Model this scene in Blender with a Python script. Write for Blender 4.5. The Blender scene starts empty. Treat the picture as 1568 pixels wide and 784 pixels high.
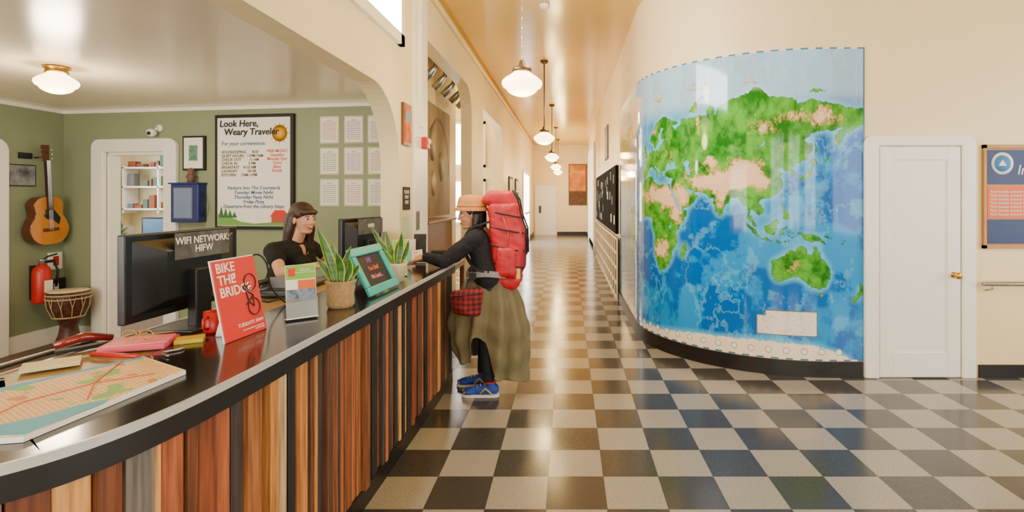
import bpy,bmesh,math,random
import numpy as np
from mathutils import Matrix,Vector
random.seed(3); np.random.seed(5)
COL=bpy.context.scene.collection
V=Vector
def L(c):
    return tuple(((x/12.92) if x<=.04045 else ((x+.055)/1.055)**2.4) for x in c)
def H(h): return tuple(int(h[i:i+2],16)/255 for i in (0,2,4))
_m={}
def mat(name,hexc,rough=.6,metal=0,var=.06,scale=6,bump=0,emit=0,coat=0,trans=0,stretch=(1,1,1),spec=.5,rvar=0):
    if name in _m: return _m[name]
    m=bpy.data.materials.new(name); m.use_nodes=True; nt=m.node_tree; N=nt.nodes; K=nt.links
    b=N['Principled BSDF']; c=L(H(hexc))
    b.inputs['Roughness'].default_value=rough; b.inputs['Metallic'].default_value=metal
    b.inputs['Specular IOR Level'].default_value=spec
    b.inputs['Coat Weight'].default_value=coat; b.inputs['Coat Roughness'].default_value=.08
    b.inputs['Transmission Weight'].default_value=trans
    tc=N.new('ShaderNodeTexCoord'); mp=N.new('ShaderNodeMapping'); mp.inputs['Scale'].default_value=stretch
    K.new(tc.outputs['Object'],mp.inputs['Vector'])
    no=N.new('ShaderNodeTexNoise'); no.inputs['Scale'].default_value=scale; no.inputs['Detail'].default_value=4
    K.new(mp.outputs['Vector'],no.inputs['Vector'])
    r=N.new('ShaderNodeValToRGB'); r.color_ramp.elements[0].position=.3; r.color_ramp.elements[1].position=.7
    r.color_ramp.elements[0].color=(*[x*(1-var) for x in c],1); r.color_ramp.elements[1].color=(*[min(1,x*(1+var)) for x in c],1)
    K.new(no.outputs['Fac'],r.inputs['Fac']); K.new(r.outputs['Color'],b.inputs['Base Color'])
    if bump:
        bp=N.new('ShaderNodeBump'); bp.inputs['Strength'].default_value=bump; bp.inputs['Distance'].default_value=.01
        K.new(no.outputs['Fac'],bp.inputs['Height']); K.new(bp.outputs['Normal'],b.inputs['Normal'])
    if emit:
        b.inputs['Emission Color'].default_value=(*c,1); b.inputs['Emission Strength'].default_value=emit
    _m[name]=m; return m
# ---------- basic builders
def grp(name,loc=(0,0,0)):
    e=bpy.data.objects.new(name,None); e.location=loc; e.empty_display_size=.1; COL.objects.link(e); return e
def par(o,p):
    if p is not None:
        o.parent=p; o.matrix_parent_inverse=Matrix.Translation(-V(p.location))
    return o
def fin(bm,name,mats,parent=None,M=None,smooth=False,bevel=0):
    if M is not None: bmesh.ops.transform(bm,matrix=M,verts=bm.verts)
    bmesh.ops.recalc_face_normals(bm,faces=bm.faces)
    me=bpy.data.meshes.new(name); bm.to_mesh(me); bm.free()
    if not isinstance(mats,(list,tuple)): mats=[mats]
    for m in mats: me.materials.append(m)
    if smooth: me.polygons.foreach_set('use_smooth',[True]*len(me.polygons))
    o=bpy.data.objects.new(name,me); COL.objects.link(o); par(o,parent)
    if bevel:
        b=o.modifiers.new('b','BEVEL'); b.width=bevel; b.segments=3; b.limit_method='ANGLE'
    return o
def bbox(bm,x0,x1,y0,y1,z0,z1,mi=0,M=None):
    vs=[bm.verts.new(p) for p in [(x0,y0,z0),(x1,y0,z0),(x1,y1,z0),(x0,y1,z0),(x0,y0,z1),(x1,y0,z1),(x1,y1,z1),(x0,y1,z1)]]
    if M is not None:
        for v in vs: v.co=M@v.co
    for f in [(0,3,2,1),(4,5,6,7),(0,1,5,4),(1,2,6,5),(2,3,7,6),(3,0,4,7)]:
        fc=bm.faces.new([vs[i] for i in f]); fc.material_index=mi
def box(name,x0,x1,y0,y1,z0,z1,m,parent=None,M=None,bevel=0):
    bm=bmesh.new(); bbox(bm,x0,x1,y0,y1,z0,z1); return fin(bm,name,m,parent,M,bevel=bevel)
def bridge(bm,a,b,mi=0):
    n=len(a)
    for i in range(n):
        f=bm.faces.new([a[i],a[(i+1)%n],b[(i+1)%n],b[i]]); f.material_index=mi
def btube(bm,pts,rad,n=10,mi=0):
    pts=[V(p) for p in pts]
    if not isinstance(rad,(list,tuple)): rad=[rad]*len(pts)
    rs=[];prev=None
    for i,p in enumerate(pts):
        d=(pts[min(i+1,len(pts)-1)]-pts[max(i-1,0)]).normalized()
        if prev is None:
            t=V((0,0,1)) if abs(d.z)<.9 else V((1,0,0)); u=d.cross(t).normalized()
        else: u=(prev-d*prev.dot(d)).normalized()
        prev=u; w=d.cross(u)
        rs.append([bm.verts.new(p+(u*math.cos(a)+w*math.sin(a))*rad[i]) for a in [2*math.pi*k/n for k in range(n)]])
    for a,b in zip(rs,rs[1:]): bridge(bm,a,b,mi)
    for r in (rs[0],rs[-1]):
        f=bm.faces.new(r); f.material_index=mi
def tube(name,pts,rad,m,parent=None,M=None,n=12,smooth=True):
    bm=bmesh.new(); btube(bm,pts,rad,n); return fin(bm,name,m,parent,M,smooth)
def band(name,pts,w,th,m,parent=None,side=None):
    bm=bmesh.new(); pts=[V(p) for p in pts]; rs=[]
    for i,p in enumerate(pts):
        d=(pts[min(i+1,len(pts)-1)]-pts[max(i-1,0)]).normalized(); s=V(side) if side is not None else V((0,0,1)); s=(s-d*s.dot(d)).normalized(); n=d.cross(s)
        rs.append([bm.verts.new(p+s*a*w/2+n*b*th/2) for a,b in ((-1,-1),(1,-1),(1,1),(-1,1))])
    for a,b in zip(rs,rs[1:]): bridge(bm,a,b)
    bm.faces.new(rs[0]); bm.faces.new(rs[-1]); return fin(bm,name,m,parent)
def lathe(name,prof,m,parent=None,loc=(0,0,0),M=None,n=32,smooth=True,sx=1,sy=1,mi=None):
    bm=bmesh.new(); rs=[]
    for r,z in prof: rs.append([bm.verts.new((r*sx*math.cos(2*math.pi*k/n),r*sy*math.sin(2*math.pi*k/n),z)) for k in range(n)])
    for j,(a,b) in enumerate(zip(rs,rs[1:])): bridge(bm,a,b,mi[j] if mi else 0)
    for r in (rs[0],rs[-1]): bm.faces.new(r)
    T=Matrix.Translation(loc); 
    if M is not None: T=M@T
    return fin(bm,name,m,parent,T,smooth)
def prism(name,poly,z0,z1,m,parent=None,M=None,bevel=0,smooth=False):
    bm=bmesh.new(); a=[bm.verts.new((x,y,z0)) for x,y in poly]; b=[bm.verts.new((x,y,z1)) for x,y in poly]
    bm.faces.new(a); bm.faces.new(b); bridge(bm,a,b)
    return fin(bm,name,m,parent,M,smooth,bevel)
def sph(name,c,r,m,parent=None,M=None,R=None):
    bm=bmesh.new(); bmesh.ops.create_uvsphere(bm,u_segments=20,v_segments=12,radius=1)
    if not isinstance(r,(tuple,list)): r=(r,r,r)
    T=Matrix.Translation(c)@(R if R is not None else Matrix.Identity(4))@Matrix.Diagonal((*r,1))
    if M is not None: T=M@T
    return fin(bm,name,m,parent,T,True)
def FR(o,r,up=(0,0,1)):
    r=V(r).normalized(); up=V(up); n=r.cross(up).normalized(); up=n.cross(r).normalized()
    return Matrix(((r.x,up.x,n.x,o[0]),(r.y,up.y,n.y,o[1]),(r.z,up.z,n.z,o[2]),(0,0,0,1)))
def text(name,s,x,y,z,size,m,parent,M,align='CENTER',ext=.0006,shear=0,space=1,lines=1,bold=0):
    c=bpy.data.curves.new(name,'FONT'); c.body=s; c.size=size; c.align_x=align; c.align_y='CENTER'; c.extrude=ext; c.shear=shear; c.offset=bold
    c.space_line=lines; c.space_character=space; c.resolution_u=3
    c.materials.append(m); o=bpy.data.objects.new(name,c); COL.objects.link(o)
    if parent is not None: o.parent=parent; o.matrix_parent_inverse=Matrix.Translation(-V(parent.location))
    o.matrix_basis=M@Matrix.Translation((x,y,z)); return o
def catmull(P,n=8):
    P=[V(p) for p in P]; out=[]
    for i in range(len(P)-1):
        p0=P[max(i-1,0)];p1=P[i];p2=P[i+1];p3=P[min(i+2,len(P)-1)]
        for k in range(n):
            t=k/n; out.append(.5*((2*p1)+(p2-p0)*t+(2*p0-5*p1+4*p2-p3)*t*t+(3*p1-p0-3*p2+p3)*t**3))
    out.append(P[-1]); return out
# ---------- materials
WALL=mat('cream_paint','F3E2B4',.5,var=.02,scale=3)
WALLR=mat('warm_cream_paint','F5DFA8',.4,var=.02,scale=2)
WHITE=mat('white_gloss_paint','F6F2E8',.35,var=.01)
CEIL=mat('hall_ceiling_paint','E8B850',.2,var=.03,scale=2)
OCEIL=mat('office_ceiling_paint','F3E3C8',.22,var=.02,scale=2)
GREEN=mat('sage_green_paint','8C9676',.6,var=.04,scale=2)
BLACK=mat('black_rubber','15130F',.4,var=.1)
BLKG=mat('black_plastic','16171A',.3,var=.1,scale=30)
CTOP=mat('counter_black_laminate','1C1611',.16,var=.15,scale=12,coat=.3)
STRIP=mat('aluminium_edge','C6C6C2',.3,.2,var=.03)
BEIGE=mat('beige_linoleum','A08552',.4,var=.08,scale=40)
METAL=mat('brushed_steel','B5B5B5',.3,.9)
BRONZE=mat('aged_bronze','5A4630',.35,.7)
BRASS=mat('brass','D2A046',.25,.9)
PAPER=mat('white_paper','F3F0E6',.7,var=.02)
INK=mat('black_ink','1B1A1A',.6); REDINK=mat('red_ink','D8301C',.6); BROWNINK=mat('brown_ink','5A3618',.6); GREY=mat('grey_print','6E6E6C',.6)
GLOBE=mat('opal_glass_lit','FFE2AC',.3,var=0,emit=8)
SKY=mat('window_daylight','F4F8FF',.3,var=0,emit=12)
SKYB=mat('transom_daylight','F4F8FF',.3,var=0,emit=42)
FLOORO=mat('office_carpet','6E5A48',.8,var=.15,scale=30)
# floor
m=bpy.data.materials.new('checker_vinyl_tile'); m.use_nodes=True; nt=m.node_tree; N=nt.nodes;K=nt.links; b=N['Principled BSDF']
g=N.new('ShaderNodeNewGeometry'); mp=N.new('ShaderNodeMapping'); mp.inputs['Location'].default_value=(.11/.305,-2.90/.305,.5); mp.inputs['Scale'].default_value=(1/.305,1/.305,0)
K.new(g.outputs['Position'],mp.inputs['Vector'])
ck=N.new('ShaderNodeTexChecker'); ck.inputs['Scale'].default_value=1
ck.inputs['Color1'].default_value=(*L(H('42403D')),1); ck.inputs['Color2'].default_value=(*L(H('9C978B')),1)
K.new(mp.outputs['Vector'],ck.inputs['Vector'])
no=N.new('ShaderNodeTexNoise'); no.inputs['Scale'].default_value=120; no.inputs['Detail'].default_value=3; K.new(g.outputs['Position'],no.inputs['Vector'])
cr=N.new('ShaderNodeValToRGB'); cr.color_ramp.elements[0].position=.38; cr.color_ramp.elements[1].position=.6; cr.color_ramp.elements[0].color=(.72,.72,.72,1); cr.color_ramp.elements[1].color=(1.0,1.0,1.0,1)
K.new(no.outputs['Fac'],cr.inputs['Fac'])
mx=N.new('ShaderNodeMix'); mx.data_type='RGBA'; mx.blend_type='MULTIPLY'; mx.inputs[0].default_value=1
K.new(ck.outputs['Color'],mx.inputs[6]); K.new(cr.outputs['Color'],mx.inputs[7])
sep=N.new('ShaderNodeSeparateXYZ'); K.new(mp.outputs['Vector'],sep.inputs[0])
def fracline(out):
    f=N.new('ShaderNodeMath'); f.operation='PINGPONG'; f.inputs[1].default_value=.5; K.new(out,f.inputs[0])
    l=N.new('ShaderNodeMath'); l.operation='GREATER_THAN'; l.inputs[1].default_value=.008; K.new(f.outputs[0],l.inputs[0]); return l.outputs[0]
mu=N.new('ShaderNodeMath'); mu.operation='MULTIPLY'; K.new(fracline(sep.outputs['X']),mu.inputs[0]); K.new(fracline(sep.outputs['Y']),mu.inputs[1])
mr=N.new('ShaderNodeMapRange'); mr.inputs['To Min'].default_value=.45; K.new(mu.outputs[0],mr.inputs['Value'])
m2=N.new('ShaderNodeMix'); m2.data_type='RGBA'; m2.blend_type='MULTIPLY'; m2.inputs[0].default_value=1
K.new(mx.outputs[2],m2.inputs[6]); K.new(mr.outputs[0],m2.inputs[7]); K.new(m2.outputs[2],b.inputs['Base Color'])
n2=N.new('ShaderNodeTexNoise'); n2.inputs['Scale'].default_value=2.5; K.new(g.outputs['Position'],n2.inputs['Vector'])
mr2=N.new('ShaderNodeMapRange'); mr2.inputs['To Min'].default_value=.12; mr2.inputs['To Max'].default_value=.24; K.new(n2.outputs['Fac'],mr2.inputs['Value']); K.new(mr2.outputs[0],b.inputs['Roughness'])
FLOOR=m
# ---------- ROOM
CH=3.69; XL=-1.42; XO=-1.58; XR=.78; YE=21.4
box('floor',XL-.16,5.6,-3.6,YE+.1,-.1,0,FLOOR)
box('floor_office',-7.2,XL-.16,-1.2,8.6,-.1,0,FLOORO)
box('floor_lounge',-4.6,XL-.16,8.6,11.5,-.1,0,FLOOR)
box('ceiling',-4.6,5.6,-3.6,YE+.1,CH,CH+.1,CEIL)
def bz(x): return 5.7-.142*(x+5.5)
ANG=math.atan(-.142)
bm=bmesh.new(); poly=[(-5.6,-1.2),(XO,-1.2),(XO,bz(XO)),(-5.6,bz(-5.6))]
a=[bm.verts.new((x,y,2.49)) for x,y in poly]; b2=[bm.verts.new((x,y,2.57)) for x,y in poly]; bm.faces.new(a);bm.faces.new(b2);bridge(bm,a,b2); fin(bm,'ceiling_office',OCEIL)
# hall left wall
box('wall_left_header',XO,XL,-3.6,4.4,2.41,CH,WALL)
box('wall_left_near',XO,XL,-3.6,.2,0,2.41,WALL)
box('wall_left_pillar',XO,XL,4.4,5.16,0,CH,WALL)
ML=FR((XO,0,0),(0,1,0))   # local x=world y, y=z, z=+x out
arc=[(3.8+.6*math.cos(t),1.81+.6*math.sin(t)) for t in [math.pi/2*i/14 for i in range(15)]]
prism('wall_left_arch',[(4.4,2.41)]+arc,0,XL-XO,WALL,M=ML)
box('wall_left_header_lounge',XO,XL,5.16,7.7,3.14,CH,WALL)
prism('wall_left_arch_lounge',[(7.7,3.14)]+[(7.3+.4*math.cos(t),2.74+.4*math.sin(t)) for t in [math.pi/2*i/10 for i in range(11)]],0,.16,WALL,M=ML)
box('wall_left_column',XO,XL,7.7,8.74,0,CH,WALL)
box('wall_left_header_far',XO,XL,8.74,11.4,3.03,CH,WALL)
prism('wall_left_arch_far',[(11.4,3.03)]+[(11.0+.4*math.cos(t),2.63+.4*math.sin(t)) for t in [math.pi/2*i/10 for i in range(11)]],0,.16,WALL,M=ML)
box('wall_left_far',XO,XL,11.4,YE,0,CH,WALLR)
box('wall_alcove',-2.0,-1.9,5.3,8.84,0,CH,WALLR)
box('wall_lounge_left',-4.6,-4.5,8.6,11.4,0,CH,WALL)
box('wall_lounge_near',-4.5,-2.0,8.74,8.84,0,CH,WALL)
box('wall_lounge_back',-4.5,XO,11.4,11.5,0,CH,WALL)
# pilaster trims
box('trim_1',XL,XL+.035,4.72,5.16,0,CH,WHITE,bevel=.008)
box('trim_2',XL,XL+.06,4.86,4.92,2.2,CH,WHITE)
box('trim_3',XL,XL+.05,-3.5,YE,3.58,3.64,WALLR,bevel=.015)
box('trim_4',XL,XL+.03,8.74,YE,3.50,3.53,WALLR)
# office walls
box('wall_office_left',-5.6,-5.5,-1.2,5.75,0,2.49,GREEN)
box('wall_office_near',-5.5,XO,-1.3,-1.2,0,2.49,WALL)
MB=Matrix.Translation((-5.5,5.7,0))@Matrix.Rotation(ANG,4,'Z')@Matrix.Rotation(math.pi/2,4,'X') # local x along wall, y up, z toward room
def lx(x): return (x+5.5)/math.cos(ANG)
d0,d1=lx(-4.96),lx(-4.24)
bm=bmesh.new(); T=.12
bbox(bm,-.15,d0,0,2.49,-T,0); bbox(bm,d1,lx(XO),0,2.49,-T,0); bbox(bm,d0,d1,2.03,2.49,-T,0)
fin(bm,'wall_office_back',GREEN,M=MB)
box('trim_office_back',0,lx(XO),2.455,2.49,0,.02,WHITE,M=MB)
box('trim_office_left',-5.5,-5.48,-1.2,5.7,2.455,2.49,WHITE)
bm=bmesh.new(); bbox(bm,0,d0-.2,0,.16,0,.02); bbox(bm,d1+.15,lx(XO),0,.16,0,.02); fin(bm,'baseboard_office_back',WHITE,M=MB)
box('baseboard_office_left',-5.5,-5.48,-1.2,5.7,0,.17,WHITE)
def casing(name,x0,x1,top,w,dep,m,parent=None,M=None,r=.09,w2=None):
    w2=w2 or w
    out=[(x0-w,0)]+[(x0-w+r-r*math.cos(t),top+w2-r+r*math.sin(t)) for t in [math.pi/2*i/8 for i in range(9)]]+[(x1+w-r+r*math.sin(t),top+w2-r+r*math.cos(t)) for t in [math.pi/2*i/8 for i in range(9)]]+[(x1+w,0),(x1,0),(x1,top),(x0,top),(x0,0)]
    return prism(name,out,0.001,dep,m,parent,M,bevel=.01)
casing('trim_office_door',d0,d1,2.03,.15,.05,WHITE,M=MB,w2=.14)
bm=bmesh.new(); bbox(bm,d0-.005,d0+.03,0,2.03,-T,.0); bbox(bm,d1-.03,d1+.005,0,2.03,-T,0); bbox(bm,d0,d1,2.0,2.035,-T,0); fin(bm,'trim_office_jamb',WHITE,M=MB)
ML2=FR((-5.5,0,0),(0,1,0))
casing('trim_side_doorway',4.0,4.93,1.95,.17,.05,WHITE,M=ML2,r=.12)
box('door_3',-5.499,-5.49,4.0,4.93,0,1.95,mat('cream_door','EDE4CC',.4))
# curved right wall
def prof_hall(off): return [(XR-off,YE),(XR-off,6.0)]
def prof_curve(off): return [(2.28-(1.5+off)*math.cos(t),6-(1.5+off)*math.sin(t)) for t in [math.pi/2*i/48 for i in range(0,49)]]
def prof_lobby(off): return [(2.28,4.5-off),(5.6,4.5-off)]
def profile(off): return prof_hall(off)+prof_curve(off)[1:]+[(5.6,4.5-off)]
def strip(name,p,q,z0,z1,m,smooth=True):
    bm=bmesh.new(); R=[[bm.verts.new((x,y,z)) for x,y in l] for l,z in ((p,z0),(p,z1),(q,z1),(q,z0))]
    n=len(p)
    for k in range(4):
        A,B=R[k],R[(k+1)%4]
        for i in range(n-1): bm.faces.new([A[i],A[i+1],B[i+1],B[i]])
    bm.faces.new([r[0] for r in R]); bm.faces.new([r[-1] for r in R])
    o=fin(bm,name,m); 
    if smooth:
        for f in o.data.polygons:
            if abs(f.normal.z)<.5: f.use_smooth=True
        e=o.modifiers.new('e','EDGE_SPLIT'); e.split_angle=.7
    return o
strip('wall_right_hall',prof_hall(0),prof_hall(-.15),0,CH,WALLR)
strip('wall_right_curve',prof_curve(0),prof_curve(-.15),0,CH,WALLR)
strip('wall_right_lobby',prof_lobby(0),prof_lobby(-.15),0,CH,WALLR)
strip('baseboard_right',profile(.02)[:-1]+[(2.53,4.48)],profile(.001)[:-1]+[(2.53,4.499)],0,.135,BLACK)
strip('baseboard_lobby',[(3.53,4.48),(5.59,4.48)],[(3.53,4.499),(5.59,4.499)],0,.11,BLACK,False)
box('wall_end',XO,XR+.15,YE,YE+.1,0,CH,WALLR)
box('baseboard_end',-.45,XR-.03,YE-.03,YE,0,.14,BLACK)
box('baseboard_left_far',XL,XL+.02,11.5,YE-.1,0,.14,BLACK)
# lobby walls behind the camera with windows
bm=bmesh.new()
bbox(bm,XL,5.6,-3.7,-3.6,0,.7); bbox(bm,XL,5.6,-3.7,-3.6,3.0,CH)
for x in (XL,.6,2.4,4.2): bbox(bm,x,x+.5 if x!=4.2 else 5.6,-3.7,-3.6,.7,3.0)
fin(bm,'wall_lobby_back',WALL)
bm=bmesh.new(); bbox(bm,5.6,5.7,-3.6,4.7,0,.7); bbox(bm,5.6,5.7,-3.6,4.7,3.0,CH)
for y0,y1 in ((-3.6,-2.8),(-.9,-.5),(1.4,1.8),(3.6,4.7)): bbox(bm,5.6,5.7,y0,y1,.7,3.0)
fin(bm,'wall_lobby_right',WALL)
def window(name,M,w,h,pane,fw=.06,mull=True):
    g=grp(name,M.translation)
    bm=bmesh.new(); bbox(bm,0,w,0,fw,0,.04); bbox(bm,0,w,h-fw,h,0,.04); bbox(bm,0,fw,0,h,0,.04); bbox(bm,w-fw,w,0,h,0,.04)
    if mull: bbox(bm,w/2-.02,w/2+.02,fw,h-fw,.01,.03)
    fin(bm,'frame',WHITE,g,M)
    if pane: box('pane',fw,w-fw,fw,h-fw,.004,.012,pane,g,M)
    return g
window('window_1',FR((XL,2.3,2.82),(0,1,0)),2.12,.74,SKYB,.09,False)
window('window_2',FR((-2.6,11.4,2.2),(1,0,0)),.8,1.0,SKY)
window('window_3',FR((-2.6,11.4,.95),(1,0,0)),.8,1.0,SKY)
for i,x in enumerate((XL+.5,1.1,2.9)): window('window_%d'%(4+i),Matrix.Translation((x,-3.64,.7))@Matrix.Rotation(math.pi/2,4,'X'),1.3,2.3,None)
for i,y in enumerate((-2.8,-.5,1.8)): window('window_%d'%(7+i),FR((5.64,y,.7),(0,1,0)),1.9,2.3,None)
# door on the right
MD=FR((0,4.5,0),(1,0,0))
casing('trim_door_right',2.66,3.37,1.99,.12,.04,WHITE,M=MD,r=.07,w2=.09)
g=grp('door_1',(3.0,4.49,0))
box('leaf',2.665,3.365,.01,1.985,0.001,.015,WHITE,g,MD)
bm=bmesh.new()
for a in ((2.67,2.78,.01,1.98),(3.25,3.36,.01,1.98),(2.78,3.25,.01,.22),(2.78,3.25,1.87,1.98)): bbox(bm,a[0],a[1],a[2],a[3],.014,.028)
fin(bm,'stiles',WHITE,g,MD,bevel=.004)
lathe('knob',[(.001,0),(.026,0),(.026,.004),(.01,.008),(.01,.035),(.026,.045),(.03,.058),(.022,.07),(.001,.074)],BRASS,g,M=MD@Matrix.Translation((3.3,.885,.028)))
g=grp('door_2',(-.94,YE,0)); ME=FR((0,YE,0),(1,0,0))
box('leaf',-1.28,-.58,0,1.95,.001,.03,WHITE,g,ME); casing('casing',-1.28,-.58,1.95,.08,.06,WHITE,g,ME)
box('glass',-1.2,-1.1,.9,1.2,.03,.035,BLKG,g,ME)
g=grp('door_4',(XL,17.8,0)); MLH=FR((XL,0,0),(0,1,0)); casing('casing',16.2,18.6,2.3,.12,.05,WHITE,g,MLH); box('glass',16.2,18.6,0.1,2.3,0.001,.02,SKY,g,MLH); box('push_bar',16.4,18.4,1.0,1.06,.02,.09,METAL,g,MLH); box('mullion',17.36,17.44,0,2.3,.02,.03,WHITE,g,MLH)
g=grp('door_5',(XR,16.3,0)); MRH=FR((XR,0,0),(0,-1,0)); casing('casing',-18.8,-15.0,3.0,.15,.06,WHITE,g,MRH); box('leaf',-18.8,-15.0,0,3.0,0.001,.02,WHITE,g,MRH)

# ---------- LAMPS
def globe(name,loc,r,parent):
    p=[(.001,-.60),(.3,-.58),(.55,-.48),(.72,-.36),(.76,-.26),(.92,-.16),(1.0,.0),(.97,.14),(.8,.3),(.55,.46),(.42,.56),(.42,.66),(.001,.66)]
    return lathe(name,[(a*r,b*r) for a,b in p],GLOBE,parent,loc)
for i,y in enumerate((4.25,8.2,12.1,16.0,19.3)):
    g=grp('pendant_lamp' if i==0 else 'pendant_lamp.%03d'%i,(-.37,y,CH))
    z=2.47; x=-.375
    globe('shade',(x,y,z),.165,g)
    lathe('fitter',[(.001,.2),(.02,.19),(.03,.15),(.075,.13),(.08,.10),(.07,.095),(.001,.095)],BRONZE,g,(x,y,z))
    if i==0:
        bm=bmesh.new()
        for k in range(52):
            zz=z+.2+k*.0200
            T=Matrix.Translation((x,y,zz))@Matrix.Rotation(k*math.pi/2,4,'Z')@Matrix.Diagonal((.008,.004,.014,1))
            btube(bm,[T@V((math.cos(t),0,math.sin(t))) for t in [2*math.pi*j/10 for j in range(11)]],.0018,5)
        fin(bm,'chain',METAL,g)
    else: tube('rod',[(x,y,z+.19),(x,y,CH-.02)],.009,BRONZE,g)
    lathe('canopy',[(.001,0),(.065,0),(.06,-.03),(.02,-.05),(.001,-.05)],BRONZE,g,(x,y,CH))
    pl=bpy.data.lights.new('lamp_bulb','POINT'); pl.energy=26; pl.color=(1,.74,.34); pl.shadow_soft_size=.1
    po=bpy.data.objects.new('bulb',pl); po.location=(x,y,z-.22); COL.objects.link(po); par(po,g)
    pl=bpy.data.lights.new('lamp_bulb_up','POINT'); pl.energy=18; pl.color=(1,.70,.28); pl.shadow_soft_size=.1
    po=bpy.data.objects.new('bulb_up',pl); po.location=(x+.17,y,z+.35); COL.objects.link(po); par(po,g)
g=grp('ceiling_lamp',(-3.68,3.76,2.49)); globe('shade',(-3.68,3.76,2.37),.125,g)
lathe('fitter',[(.001,.0),(.07,0),(.08,-.012),(.06,-.025),(.068,-.045),(.001,-.045)],BRASS,g,(-3.68,3.76,2.49))
pl=bpy.data.lights.new('office_bulb','POINT'); pl.energy=40; pl.color=(1,.84,.6); pl.shadow_soft_size=.12
po=bpy.data.objects.new('bulb',pl); po.location=(-3.68,3.76,2.12); COL.objects.link(po); par(po,g)
g=grp('smoke_detector',(-.26,5.8,CH)); lathe('body',[(.001,0),(.06,0),(.055,-.03),(.03,-.045),(.001,-.045)],WHITE,g,(-.26,5.8,CH)); 
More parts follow.
